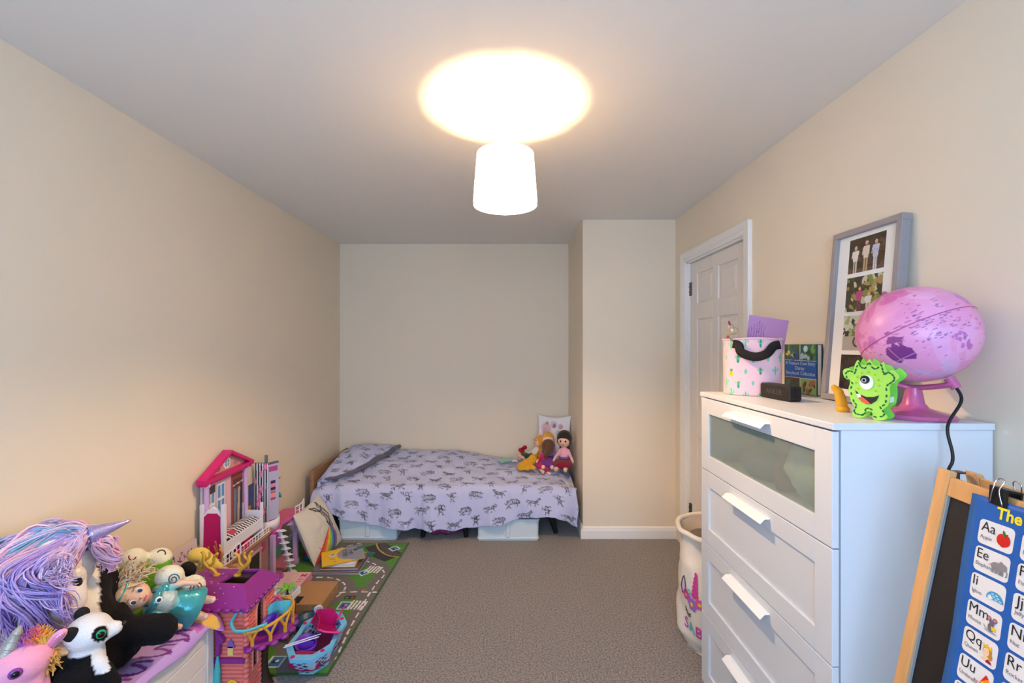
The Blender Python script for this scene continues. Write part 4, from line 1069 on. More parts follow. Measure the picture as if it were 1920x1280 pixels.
# books
def book(label, c, s, ang, z, cover, pages=(228, 224, 216), cv=None, lettering=None):
    t = thing('book', label, 'book', (c[0], c[1], z), rotz=ang, group='books stacked on the play mat')
    w_, d_, h_ = s
    B().span((-w_/2+.003, -d_/2+.003, .0015), (w_/2-.003, d_/2-.003, h_-.0015)).mk('pages', mat('pages_%d' % pages[0], pages, .85), t)
    B().span((-w_/2, -d_/2, 0), (w_/2, d_/2, .0015)).span((-w_/2, d_/2-.0015, 0), (w_/2, d_/2, h_)).span((-w_/2, -d_/2, h_-.0015), (w_/2, d_/2, h_-.0002)).mk('cover', plastic(cover, .4), t)
    if cv is not None: B().sheet(lambda u, v: Vector((-w_/2+w_*u, d_/2-d_*v, h_)), cv.w, cv.h, cv).mk('cover_print', painted('gloss'), t)
    if lettering: lettering(t, w_, d_, h_)
    return t
z = ZF
book('thin magazine at the bottom of the book stack, blue edge', (-1.095, 2.86), (.305, .225, .0078), -.02, z, (150, 170, 190)); z += .008
book('magazine with red spine, second from the bottom of the stack', (-1.10, 2.862), (.30, .22, .0088), -.03, z, (140, 60, 70)); z += .009
book('large grey picture book in the middle of the stack', (-1.09, 2.865), (.29, .215, .0068), -.015, z, (92, 100, 116)); z += .007
book('brown picture book below the white book in the stack', (-1.075, 2.865), (.245, .20, .0098), .02, z, (130, 88, 56)); z += .01
book('white paperback under the yellow book', (-1.085, 2.87), (.205, .175, .0168), .05, z, (226, 228, 232)); z += .017
cvy = Cv(110, 80, (236, 188, 30))
cvy.poly([(.42, 0), (1, 0), (1, 1), (.62, 1), (.66, .86), (.5, .8), (.38, .62), (.36, .4), (.4, .22)], (142, 144, 150)); cvy.poly([(.3, .0), (.62, .0), (.44, .2), (.36, .36)], (236, 188, 30)); cvy.poly([(.5, 1), (.8, 1), (.52, .8), (.42, .68)], (236, 188, 30))
cvy.ell(.26, .38, .09, .09, (210, 212, 206)); cvy.ell(.27, .34, .05, .03, (50, 60, 60)); cvy.line([(.2, .62), (.3, .66)], .035, (150, 160, 40)); cvy.ell(.3, .84, .03, .03, (190, 100, 40)); cvy.ell(.82, .3, .06, .07, (36, 38, 44)); cvy.poly([(.84, .1), (1, .1), (1, .3), (.9, .34)], (40, 110, 70))
INK = (44, 46, 54)
for pl_ in ([(.50, .22), (.54, .16), (.60, .2), (.58, .28)], [(.50, .34), (.58, .32), (.60, .40), (.52, .42)], [(.50, .48), (.60, .48)], [(.50, .54), (.60, .52), (.59, .62), (.51, .62)], [(.64, .30), (.72, .32), (.70, .42), (.64, .40)], [(.64, .48), (.73, .46), (.72, .56), (.65, .56)]): cvy.line(pl_, .026, INK)
tb = book('yellow and grey picture book on top of the stack', (-1.09, 2.885), (.26, .19, .005), .48, z+.006, (210, 165, 30), cv=cvy)
tb.rotation_euler = (math.radians(3), math.radians(-2), .42)
cvl = Cv(60, 30, (60, 120, 80)); cvl.ell(.15, .4, .12, .3, (170, 180, 60)); cvl.ell(.8, .4, .14, .3, (34, 34, 36)); cvl.ell(.78, .5, .06, .2, (226, 200, 190)); cvl.rect(.35, .1, .65, .9, (30, 100, 70))
lf = B().sheet(lambda u, v: Vector((-1.02+.17*u-.02*v, 3.06-.03*u-.09*v, ZF+.004+.003*math.sin(u*6))), 60, 30, cvl).mk('leaflet', painted('gloss'), None, solid=.001); tag(lf, 'green and black leaflet on the play mat behind the books', 'paper')

# cardboard box and pink gift box
def carton(name, label, cat, x0, x1, y0, y1, z0, h_, col, lidcol):
    t = thing(name, label, cat, ((x0+x1)/2, (y0+y1)/2, z0), world=True); return t
m_card = mat('cardboard', (168, 128, 88), .85, var=(20, .06), vscale=(1, 8, 1))
cbx = carton('cardboard_box', 'flat brown cardboard box on the play mat behind the boat', 'box', 0, 0, 0, 0, 0, 0, 0, 0); cbx.location = (-1.09, 2.44, ZF)
R_ = Matrix.Rotation(math.radians(1), 3, 'Z')
B().span((-1.185, 2.33, ZF), (-.995, 2.555, ZF+.03)).mk('tray', m_card, cbx, bevel=.001)
B().span((-1.188, 2.327, ZF+.03), (-.992, 2.558, ZF+.066)).mk('lid', m_card, cbx, bevel=.0015)
B().span((-1.186, 2.335, ZF+.066), (-1.12, 2.40, ZF+.0672)).mk('black_label', plastic((24, 18, 18), .6), cbx)
B().box((-.9915, 2.47, ZF+.05), (.0006, .012, .005)).mk('tear', plastic((210, 196, 178), .8), cbx)
pk = thing('gift_box', 'small pink box with bow print beside the cardboard box', 'box', (-1.28, 2.57, ZF), world=True)
m_pk = mat('pink_card', (222, 150, 170), .6)
cvk_ = Cv(80, 70, (226, 176, 186)); cvk_.rect(.14, .1, .72, .85, (232, 200, 200))
for k in range(5): cvk_.line([(.2, .22+.13*k), (.66, .2+.13*k)], .02, (190, 110, 130))
cvk_.poly([(.74, .12), (.84, .2), (.94, .1), (.94, .34), (.84, .26), (.74, .34)], (190, 40, 70)); cvk_.line([(.76, .5), (.92, .5)], .03, (170, 40, 70)); cvk_.line([(.76, .64), (.92, .64)], .03, (170, 40, 70))
for k in range(20): cvk_.ell(k/20, .02, .02, .02, (240, 220, 222))
B().span((-1.362, 2.487, ZF), (-1.196, 2.653, ZF+.045)).mk('tray', mat('lilac_card', (196, 160, 196), .6), pk)
B().span((-1.365, 2.484, ZF+.02), (-1.193, 2.656, ZF+.068)).mk('lid', m_pk, pk, bevel=.0015)
B().sheet(lambda u, v: Vector((-1.363+.168*u, 2.654-.168*v, ZF+.0686)), 80, 70, cvk_).mk('lid_print', painted(), pk)

# ================================================================ dolls and plush on the bed
def bz(X, Y): return duvet_z(X, Y)+.016
SK = (232, 190, 164)
def soft_doll(name, label, loc, rotz, s, hair, top, skirt, legs=SK, lie=None, hairlong=.12, hairr=1.0, cat='doll', sash=None, facecol=SK, face=True):
    t = thing(name, label, cat, loc, rotz)
    if lie: t.rotation_euler = lie
    S_ = lambda *p: Vector(p)*s
    def colr(c):
        x, y, z_ = c/s
        if z_ > .148: return facecol
        if abs(x) > .062 and z_ < .085 and z_ > .0: return facecol
        if y < -.06 and z_ < .06: return legs
        return top
    blob('body', [('s', S_(0, 0, .2), .05*s), ('c', S_(0, 0, .04), S_(0, 0, .13), .036*s, .026*s), ('c', S_(0, 0, .13), S_(0, 0, .17), .016*s),
                  ('c', S_(-.03, 0, .128), S_(-.072, -.035, .055), .014*s, .011*s), ('c', S_(.03, 0, .128), S_(.072, -.035, .055), .014*s, .011*s),
                  ('c', S_(-.022, -.01, .026), S_(-.032, -.135, .018), .021*s, .016*s), ('c', S_(.022, -.01, .026), S_(.032, -.135, .018), .021*s, .016*s), ('s', S_(-.034, -.145, .026), .018*s), ('s', S_(.034, -.145, .026), .018*s)], .0075*s, painted('plush'), t, colr, 3)
    blob('skirt', [('s', S_(0, -.045, .036), (.07*s, .082*s, .034*s)), ('s', S_(0, -.0, .05), (.045*s, .045*s, .045*s))], .009*s, cloth(skirt), t, None, 2, warp=lambda c: Vector((c.x*(1+.06*math.sin(c.y/s*90)), c.y, max(.002, c.z))))
    hp = [('s', S_(0, .016, .215), .052*s*hairr), ('s', S_(0, .0, .232), (.042*s*hairr, .036*s, .028*s)), ('s', S_(-.036, .005, .198), (.02*s, .03*s, .036*s)), ('s', S_(.036, .005, .198), (.02*s, .03*s, .036*s))]
    if hairlong: hp += [('c', S_(0, .03, .2), S_(0, .045, .2-hairlong), .038*s*hairr, .026*s)]
    if not face: hp += [('s', S_(0, -.03, .2), (.046*s, .032*s, .05*s)), ('c', S_(-.01, -.035, .2), S_(-.02, -.04, .14), .03*s, .02*s)]
    blob('hair', hp, .0085*s, mat('yarn_%d_%d_%d' % tuple(hair), hair, .8, bump=(120, .6, .004), sheen=.3), t, None, 2)
    if face:
        for sx in (-1, 1):
            B().ball(S_(sx*.018, -.046, .203), (.0065*s, .003*s, .008*s), 10, 6).mk('eye', plastic((26, 20, 20), .3), t)
        B().ball(S_(0, -.046, .178), (.008*s, .003*s, .003*s), 8, 5).mk('mouth', plastic((176, 70, 80), .5), t)
        B().ball(S_(0, -.05, .192), .003*s, 6, 4).mk('nose', plastic((222, 170, 146), .6), t)
    if sash: B().tube([S_(.037*math.cos(a), .037*math.sin(a), .08) for a in [2*PI*k/16 for k in range(16)]], .007*s, 6, closed=True).mk('sash', cloth(sash), t, smooth=True)
    return t
soft_doll('cloth_doll', 'cloth doll with long black hair, pink top and crimson skirt on the bed', (.462, 3.62, bz(.46, 3.6)), -.3, 1.12, (20, 18, 20), (228, 168, 184), (122, 24, 52), legs=(226, 180, 160), hairlong=.22, hairr=1.16, sash=(120, 100, 170))
soft_doll('cloth_doll', 'blonde cloth doll in a shiny purple dress leaning on the rose pillow', (.335, 3.70, bz(.33, 3.7)), -.1, 1.06, (206, 152, 48), (168, 120, 190), (112, 52, 140), hairlong=.08)
soft_doll('cloth_doll', 'brown haired cloth doll in red slumped over the other dolls', (.262, 3.66, bz(.26, 3.66)+.0), .35, .92, (84, 54, 36), (184, 56, 90), (176, 38, 96), hairlong=.05, lie=(math.radians(12), math.radians(20), .35), face=False, hairr=1.25)
soft_doll('cloth_doll', 'orange haired cloth doll in dark green lying behind the yellow plush', (.20, 3.83, bz(.2, 3.83)+.004), -.7, .95, (232, 152, 40), (226, 222, 210), (34, 66, 44), lie=(math.radians(-24), 0, -1.25), hairr=1.2)
pl = thing('plush_dog', 'mustard yellow plush animal lying on the duvet before the dolls', 'plush toy', (.15, 3.58, bz(.15, 3.58)), rotz=.5)
blob('body', [('c', (-.05, 0, .03), (.05, .02, .05), .034, .04), ('s', (.075, .02, .075), .036), ('s', (-.07, -.03, .025), (.03, .025, .022)), ('s', (-.02, -.05, .022), (.03, .024, .02)), ('c', (.02, -.01, .03), (.03, -.06, .02), .02)], .008, cloth((214, 158, 38), .5), pl, None, 4)
B().ball((.06, -.012, .085), .004, 8, 5).mk('eye', plastic((20, 18, 18), .3), pl)
B().ball((.09, -.005, .1), (.012, .006, .018), 8, 6).mk('ear', cloth((180, 124, 30)), pl)
tl = thing('plush_fish', 'pale teal plush tail toy lying furthest left of the bed toys', 'plush toy', (.0, 3.72, bz(0, 3.72)), rotz=.2)
blob('body', [('c', (-.045, 0, .022), (.03, .01, .024), .024, .018), ('s', (-.06, -.012, .02), (.024, .03, .016))], .007, cloth((142, 180, 166), .5), tl, None, 3)
B().prism([(.03, -.02), (.075, -.045), (.07, 0), (.08, .045), (.03, .02)], .012, Matrix.Translation((0, .01, .012))).mk('fin', cloth((210, 208, 214)), tl, bevel=.004)
rb = thing('plush_bow', 'small dark red plush bow above the orange haired doll', 'plush toy', (.13, 3.93, bz(.13, 3.93)))
blob('loops', [('s', (-.02, 0, .085), (.022, .014, .02)), ('s', (.02, 0, .11), (.022, .014, .02)), ('c', (0, 0, .02), (0, 0, .1), .022, .014)], .006, cloth((158, 22, 40), .4), rb, None, 3)
B().ball((0, -.012, .098), .008, 8, 6).mk('knot', cloth((120, 14, 30)), rb)
# rose pillow standing in the corner
cvq = Cv(90, 110, (226, 224, 232)); r = random.Random(3)
for cx, cy, rr, c in ((.28, .3, .17, (214, 178, 190)), (.5, .2, .12, (196, 196, 214)), (.52, .22, .06, (176, 110, 136)), (.72, .26, .08, (204, 150, 168)), (.3, .16, .05, (176, 132, 96)), (.2, .4, .08, (214, 170, 184)), (.65, .38, .09, (200, 204, 214))):
    for k in range(4): cvq.ell(cx+r.uniform(-.02, .02), cy+r.uniform(-.02, .02), rr*(1-.22*k), rr*(1-.22*k)*.85, [c, tuple(int(a*.9) for a in c)][k % 2], 0, .6)
pc = Vector((.405, 3.935, .0)); pwid, phei = .30, .40
nrm2 = Vector((-.22, -.94, .26)).normalized(); ux = Vector((.97, -.23, 0)).normalized(); uz = ux.cross(-nrm2).normalized(); uz = uz if uz.z > 0 else -uz
base = Vector((.395, 3.86, bz(.39, 3.86)))
def rp(u, v, sg):
    e = (math.sin(PI*u)*math.sin(PI*v))**.4 if 0 < u < 1 and 0 < v < 1 else 0
    x = (u-.5)*pwid*(1-.07*math.sin(PI*v)); y = phei*(1-v)*(1-.03*math.sin(PI*u))
    return base+ux*x+uz*(y-.012*math.sin(PI*u)*(1 if v < .3 else 0)*(1-v/.3))+nrm2*sg*.042*e*(1+.2*nz(u*5, v*5))
b = B().sheet(lambda u, v: rp(u, v, 1), 90, 110, cvq); b.paint((222, 220, 228)); b.sheet(lambda u, v: rp(u, v, -1), 20, 20)
o = b.mk('rose_pillow', painted('cloth'), None, smooth='all', recalc=False); tag(o, 'white pillow with faded pink roses standing in the bed corner', 'pillow')
# ================================================================ dollhouse along the left wall
dh = thing('dollhouse', 'pink two storey dollhouse with magenta gable against the left wall', 'dollhouse', (-1.49, 2.55, ZF), world=True)
LIL = plastic((206, 172, 216), .35); MAG = plastic((206, 22, 110), .3); PNK = plastic((204, 92, 170), .3); PNK2 = plastic((206, 84, 140), .35); WHT_ = plastic((234, 230, 238), .35); BRN = mat('toy_wood', (176, 128, 92), .5, var=(8, .08), vscale=(6, 1, 1))
z1 = .352
B().span((-1.549, 2.16, ZF), (-1.543, 2.64, z1-.02)).span((-1.549, 2.16, ZF), (-1.40, 2.17, z1-.02)).mk('lower_wall', plastic((176, 140, 160), .5), dh)
B().prism([(-1.548, 2.14), (-1.46, 2.115), (-1.425, 2.135), (-1.412, 2.18), (-1.412, 2.60), (-1.43, 2.65), (-1.548, 2.65)], .016, Matrix.Translation((0, 0, z1-.018))).mk('floor_plate', BRN, dh, bevel=.003)
fp = B().span((-1.44, 2.27, ZF), (-1.425, 2.60, z1-.018)).mk('front_wall', plastic((150, 110, 116), .5), dh)
B().span((-1.4255, 2.40, .16), (-1.423, 2.50, .28)).mk('fireplace', plastic((30, 34, 30), .6), fp)
B().span((-1.426, 2.385, .285), (-1.412, 2.515, .295)).span((-1.426, 2.385, .15), (-1.42, 2.40, .285)).span((-1.426, 2.50, .15), (-1.42, 2.515, .285)).mk('mantel', plastic((196, 150, 150), .5), fp)
B().span((-1.426, 2.53, .26), (-1.421, 2.56, .31)).mk('picture', plastic((170, 60, 90), .5), fp)
# printed back wall with windows and wardrobe
cvw = Cv(80, 100, (214, 190, 204))
for (x0, x1, y0, y1) in ((.08, .26, .16, .7), (.33, .5, .12, .7)):
    cvw.rect(x0, y0, x1, y1, (236, 236, 240))
    for i in range(2):
        for j in range(3): cvw.rect(x0+.012+i*(x1-x0)/2, y0+.02+j*(y1-y0)/3, x0-.012+(i+1)*(x1-x0)/2, y0-.02+(j+1)*(y1-y0)/3, (100, 150, 206))
cvw.rect(.06, .1, .28, .2, (70, 60, 70)); cvw.rect(.55, .1, .62, .9, (236, 180, 200)); cvw.rect(.66, .08, .98, 1, (150, 74, 64)); cvw.rect(.72, .16, .98, 1, (96, 54, 50))
cvw.line([(.72, .24), (.98, .22)], .02, (220, 200, 200))
for k, c in enumerate(((120, 130, 150), (90, 100, 130), (190, 170, 140), (60, 50, 70))): cvw.line([(.76+.06*k, .3), (.76+.05*k, .75)], .055, c)
cvw.ell(.5, .95, .16, .2, (190, 60, 90))
B().sheet(lambda u, v: Vector((-1.534, 2.20+.335*u, .765-(.765-z1)*v)), 80, 100, cvw).mk('back_wall_print', painted(), dh)
B().span((-1.546, 2.195, z1), (-1.5345, 2.54, .77)).mk('back_wall', plastic((206, 190, 206), .5), dh)
for y in (2.205, 2.535):
    B().cyl((-1.522, y, z1), (-1.522, y, .755), .0135, .0125, 14).lathe([(.001, 0), (.018, 0), (.018, .02), (.001, .02)], (-1.522, y, z1), 14).lathe([(.001, 0), (.018, 0), (.018, .016), (.001, .016)], (-1.522, y, .735), 14).mk('column', LIL, dh, smooth=True)
# pediment
YZ = frame((-1.548, 0, 0), (0, 1, 0), (0, 0, 1), (1, 0, 0))
A_, B_, C_ = (2.165, .765), (2.58, .765), (2.372, .875)
def bar(p, q, w_, h_, o=0): 
    d = Vector((q[0]-p[0], q[1]-p[1])); n_ = Vector((-d.y, d.x)).normalized()*w_
    return [(p[0], p[1]), (q[0], q[1]), (q[0]+n_.x, q[1]+n_.y), (p[0]+n_.x, p[1]+n_.y)]
pd = B().prism(bar((2.165, .757), (2.58, .757), .022, 0), .05, YZ).prism(bar((2.175, .745), (2.57, .745), .014, 0), .042, YZ).prism([(2.165, .779), (2.372, .886), (2.372, .866), (2.205, .779)], .05, YZ).prism([(2.58, .779), (2.372, .886), (2.372, .866), (2.54, .779)], .05, YZ)
pdo = pd.mk('pediment', MAG, dh, bevel=.002)
B().prism([(2.2, .779), (2.545, .779), (2.372, .868)], .02, YZ).mk('pediment_panel', plastic((206, 160, 150), .6), pdo)
B().prism(circ(2.372, .815, .03, .03), .003, YZ @ Matrix.Translation((0, 0, .02))).mk('round_window', WHT_, pdo)
B().prism(circ(2.372, .817, .019, .022), .002, YZ @ Matrix.Translation((0, 0, .023))).mk('window_pane', plastic((110, 170, 206), .3), pdo)
B().prism(bar((2.371, .795), (2.371, .84), .003, 0), .001, YZ @ Matrix.Translation((0, 0, .0252))).prism(bar((2.353, .815), (2.392, .815), .003, 0), .001, YZ @ Matrix.Translation((0, 0, .0252))).mk('glazing_bar', WHT_, pdo)
for y, c in ((2.30, (150, 90, 80)), (2.45, (190, 130, 150))): B().prism(circ(y, .80, .02, .013, 10), .002, YZ @ Matrix.Translation((0, 0, .02))).mk('flower_ornament', plastic(c, .6), pdo)
# railings
def railing(pts, zb, h0, h1):
    b = B(); n_ = len(pts)-1
    P3 = lambda p, z_: Vector((p[0], p[1], z_))
    for i in range(n_):
        p, q = pts[i], pts[i+1]; ha = h0+(h1-h0)*i/n_; hb = h0+(h1-h0)*(i+1)/n_
        b.tube([P3(p, zb+.004), P3(q, zb+.004)], .003, 4); b.tube([P3(p, zb+ha), P3(q, zb+hb)], .004, 4); b.tube([P3(p, zb+ha*.5), P3(q, zb+hb*.5)], .002, 4)
        b.tube([P3(p, zb), P3(p, zb+ha)], .003, 4)
    b.tube([P3(pts[-1], zb), P3(pts[-1], zb+h1)], .004, 4); b.mk('railing', WHT_, dh)
railing([(-1.46, 2.122), (-1.437, 2.14), (-1.424, 2.16), (-1.417, 2.19), (-1.416, 2.22), (-1.416, 2.25), (-1.416, 2.28), (-1.416, 2.31)], z1-.002, .04, .062)
railing([(-1.416, 2.315+.027*k) for k in range(11)], z1-.002, .035, .035)
B().tube([(-1.414, 2.255+.022*math.cos(2*PI*k/16), z1+.03+.022*math.sin(2*PI*k/16)) for k in range(16)], .003, 5, closed=True).mk('railing_rosette', WHT_, dh)
# pink terrace with turret
ter = [(-1.548, 2.655), (-1.425, 2.655), (-1.405, 2.70), (-1.44, 2.80), (-1.425, 2.86), (-1.40, 2.90), (-1.385, 2.95), (-1.395, 3.0), (-1.44, 3.03), (-1.548, 3.03)]
zt_ = .325
to = B().prism(ter, .02, Matrix.Translation((0, 0, zt_-.02))).mk('terrace', PNK, dh, bevel=.003)
B().prism([(x-.008 if x > -1.54 else x, 2.845+(y-2.845)*.95) for x, y in ter], .001, Matrix.Translation((0, 0, zt_))).mk('terrace_top', PNK2, to)
B().prism([(-1.548, 2.66), (-1.43, 2.66), (-1.41, 2.70), (-1.43, 2.745), (-1.548, 2.745)], .08, Matrix.Translation((0, 0, zt_-.1))).mk('terrace_front', PNK, to)
wall_c = [(-1.50+.075*math.cos(a), 2.71+.075*math.sin(a)) for a in [(-1.3+2.3*k/12) for k in range(13)]]
B().sheet(lambda u, v: Vector((*wall_c[int(round(u*12))], zt_+.055*v+.012*u*v)), 12, 1).mk('turret_wall', WHT_, dh, smooth=True, solid=.005)
railing([(-1.42, 2.915), (-1.40, 2.93), (-1.39, 2.955), (-1.398, 2.99)], zt_, .05, .08)
for y, x in ((2.645, -1.425), (2.90, -1.41)):
    p_ = B().span((x-.014, y-.014, ZF), (x+.014, y+.014, zt_-.02)).mk('pillar', LIL, dh, bevel=.003)
    B().span((x-.018, y-.018, ZF), (x+.018, y+.018, ZF+.03)).mk('pillar_foot', LIL, p_, bevel=.002)
B().prism([(2.80, .30), (2.886, .30), (2.886, .22), (2.872, .25), (2.85, .28), (2.82, .292)], .02, YZ @ Matrix.Translation((0, 0, .125))).mk('arch_bracket', LIL, dh)
B().span((-1.547, 2.67, .04), (-1.535, 2.95, .19)).mk('teal_wall', plastic((96, 166, 150), .5), dh)
B().span((-1.547, 2.67, .19), (-1.537, 2.80, .30)).mk('red_wall', plastic((150, 20, 40), .5), dh)
B().span((-1.547, 2.66, .02), (-1.42, 2.96, .032)).mk('lower_floor', plastic((206, 120, 150), .4), dh)
# stair of leaf shaped steps
stb = B().tube([(-1.385, 2.655, .318), (-1.375, 2.70, .20), (-1.37, 2.765, ZF)], .010, 6).mk('stair_stringer', WHT_, dh, smooth=True)
for k in range(8):
    t_ = k/7; y = 2.655+.105*t_; z_ = .325-.30*t_; x = -1.385+.014*t_
    B().prism([(x-.02, y-.012), (x+.015, y-.018), (x+.04, y), (x+.015, y+.018), (x-.02, y+.012)], .005, Matrix.Translation((0, 0, z_))).mk('step', WHT_, dh, bevel=.001)
# blue door leaf beside the gable
dl = B().span((-1.546, 2.565, .36), (-1.538, 2.64, .62)).mk('blue_door', plastic((52, 78, 128), .5), dh)
B().span((-1.538, 2.575, .47), (-1.536, 2.61, .50)).mk('gold_sign', plastic((190, 140, 60), .5), dl)

# striped folding screen
sc = thing('toy_screen', 'black and white striped toy screen with pink roses in the dollhouse', 'toy', (-1.50, 2.65, z1-.03), world=True)
cvs1 = Cv(50, 130, (226, 222, 230)); r = random.Random(6)
for k in range(5): cvs1.line([(.1+.2*k, -.02), (.12+.19*k+.05*math.sin(k), 1.02)], .095, (34, 30, 52))
for k in range(9):
    x, y, q = r.random(), (k+.5)/9, r.uniform(.10, .16); cvs1.ell(x, y, q, q*.42, (226, 110, 160)); cvs1.ell(x, y, q*.5, q*.2, (240, 160, 190))
zs0, zs1 = zt_+.001, .735
a0, a1, a2 = Vector((-1.545, 2.60, 0)), Vector((-1.46, 2.615, 0)), Vector((-1.425, 2.685, 0))
def pan(p, q, cv, name, th=.006):
    n_ = Vector((q.y-p.y, p.x-q.x, 0)).normalized()
    pr_ = B().sheet(lambda u, v: p*(1-u)+q*u+n_*.001+Vector((0, 0, zs1-(zs1-zs0)*v)), cv.w, cv.h, cv).mk(name+'_print', painted(), sc)
    d = (q-p); c = (p+q)/2-n_*th/2; B().box((c.x, c.y, (zs0+zs1)/2), (d.length, th, zs1-zs0+.004), math.atan2(d.y, d.x)).mk(name, plastic((90, 90, 110), .5), sc, bevel=.001)
a0 = Vector((-1.545, 2.575+.09, 0)); a1 = Vector((-1.462, 2.662, 0)); a2 = Vector((-1.428, 2.72, 0))
pan(a0, a1, cvs1, 'curtain_panel')
cvs2 = Cv(24, 130, (176, 176, 204)); cvs2.rect(0, 0, 1, .03, (90, 90, 110)); cvs2.rect(.1, .06, .9, .14, (176, 70, 140)); cvs2.rect(.1, .86, .9, .94, (170, 60, 130))
for k, c in enumerate(((60, 40, 80), (226, 120, 160), (40, 30, 60), (190, 90, 150), (220, 150, 120), (170, 60, 120))): cvs2.rect(.25, .28+.05*k, .7, .32+.05*k, c)
pan(a1, a2, cvs2, 'locker_panel')
B().span((-1.505, 2.70, .36), (-1.487, 2.706, .775)).mk('rear_tab', plastic((120, 120, 116), .5), sc)
# small shelf behind the screen
sh = thing('toy_shelf', 'small wooden toy shelf with teal bow behind the striped screen', 'toy', (-1.46, 2.78, zt_+.001), world=True)
B().span((-1.50, 2.77, zt_+.002), (-1.47, 2.785, .60)).mk('post', plastic((206, 150, 160), .5), sh); B().box((-1.475, 2.78, .60), (.06, .02, .012), rotm(0, -.5, 0)).mk('top_bracket', BRN, sh)
B().ball((-1.455, 2.765, .51), (.026, .012, .016), 10, 6, rotm(0, .6, 0)).mk('teal_bow', cloth((50, 140, 146)), sh)

# toy bed
tb_ = thing('toy_bed', 'white toy bed with magenta headboard and zigzag cover in the dollhouse', 'toy bed', (-1.49, 2.35, z1), world=True)
bx0, bx1, by0, by1 = -1.532, -1.426, 2.19, 2.53
XZ = frame((0, by0, 0), (1, 0, 0), (0, 0, 1), (0, -1, 0))
for x in (bx0, bx1): B().span((x-.009, by0-.008, z1), (x+.009, by0+.012, .655)).mk('post', WHT_, tb_, bevel=.002)
hb = B().prism([(bx0+.008, .60), (bx0+.03, .63), ((bx0+bx1)/2, .645), (bx1-.03, .63), (bx1-.008, .60), (bx1-.008, .37), (bx0+.008, .37)], .012, XZ @ Matrix.Translation((0, 0, -.008))).mk('headboard', WHT_, tb_, bevel=.002)
B().prism([(bx0+.013, .595), (bx0+.03, .612), (bx1-.03, .612), (bx1-.013, .595), (bx1-.013, .56), (bx1-.01, .44), (bx1-.016, .37), (bx0+.016, .37), (bx0+.01, .44), (bx0+.013, .56)], .003, XZ @ Matrix.Translation((0, 0, .004))).mk('headboard_panel', plastic((186, 0, 100), .35), hb, label='magenta panel')
B().span((bx1-.006, by0+.01, .40), (bx1+.004, by1, .455)).mk('side_rail', WHT_, tb_, bevel=.002)
B().span((bx0, by1-.006, z1), (bx1, by1+.006, .50)).mk('footboard', WHT_, tb_, bevel=.002)
for x in (bx0, bx1): B().span((x-.007, by1-.007, z1), (x+.007, by1+.007, .545)).mk('foot_post', WHT_, tb_, bevel=.002)
B().span((bx0, by0+.012, .40), (bx1-.008, by1-.008, .44)).mk('mattress', WHT_, tb_, bevel=.006)
cvz = Cv(60, 120, (236, 232, 236))
for k in range(14): cvz.line([(i/6, (k+.4*(i % 2))/13) for i in range(7)], .07, (28, 24, 32))
cvz.ell(.75, .8, .2, .09, (206, 60, 100)); cvz.ell(.3, .95, .2, .06, (226, 120, 150))
B().sheet(lambda u, v: Vector((bx0+(bx1-bx0-.006)*u, by0+.06+(by1-by0-.08)*(1-v), .452+.022*math.sin(PI*u)**.5*(1 if 0 < v < 1 else .4))), 60, 120, cvz).mk('cover', painted('cloth'), tb_, smooth='all', solid=.006)
ts = thing('toy_sofa', 'magenta toy seat under the edge of the toy bed', 'toy', (-1.43, 2.36, z1))
B().prism([(.016*math.cos(a)-.0, .10*math.sin(a)) for a in [2*PI*k/24 for k in range(24)]], .026).mk('seat', plastic((196, 10, 96), .35), ts, bevel=.004)
B().box((-.008, .05, .034), (.012, .07, .02)).mk('backrest', plastic((214, 20, 96), .35), ts, bevel=.006)
# small balls beside the dollhouse foot
for x, y, c, l in ((-1.375, 2.98, (190, 20, 50), 'red'), (-1.345, 2.925, (20, 84, 100), 'teal')):
    t = thing('toy_ball', 'small %s lumpy toy at the foot of the cushion' % l, 'toy', (x, y, ZF))
    blob('body', [('s', (0, 0, .022), .022), ('s', (.016, -.006, .03), .015), ('s', (-.015, .006, .018), .016)], .005, plastic(c, .4), t, None, 3)
    B().ball((.0, -.018, .036), .006, 8, 5).mk('knob', plastic(c, .3), t)
ch = thing('toy_chair', 'tiny pale blue toy chair behind the dollhouse pillar', 'toy', (-1.47, 3.0, ZF))
for sx in (-.016, .016):
    for sy in (-.016, .016): B().cyl((sx, sy, 0), (sx, sy, .04), .0025, n=6).mk('leg', plastic((196, 214, 226), .4), ch)
B().box((0, 0, .042), (.04, .04, .005)).mk('seat', plastic((196, 214, 226), .4), ch)
for k in range(3): B().box((0, .018, .056+.012*k), (.038, .003, .005)).mk('back_slat', plastic((196, 214, 226), .4), ch)
# ================================================================ toy castle, tower, boat
CORAL = mat('coral_plastic', (226, 116, 108), .4); PUR = plastic((134, 40, 132), .35); GLD = plastic((206, 152, 46), .35); TEAL = plastic((70, 176, 186), .35); TRK = plastic((66, 46, 38), .5)
ca = thing('toy_castle', 'coral log toy castle with purple roof and gold antlers', 'toy castle', (-1.17, 1.79, .0), world=True)
kx0, kx1, ky0, ky1, ky1l, kz = -1.335, -1.02, 1.70, 1.885, 1.785, .45
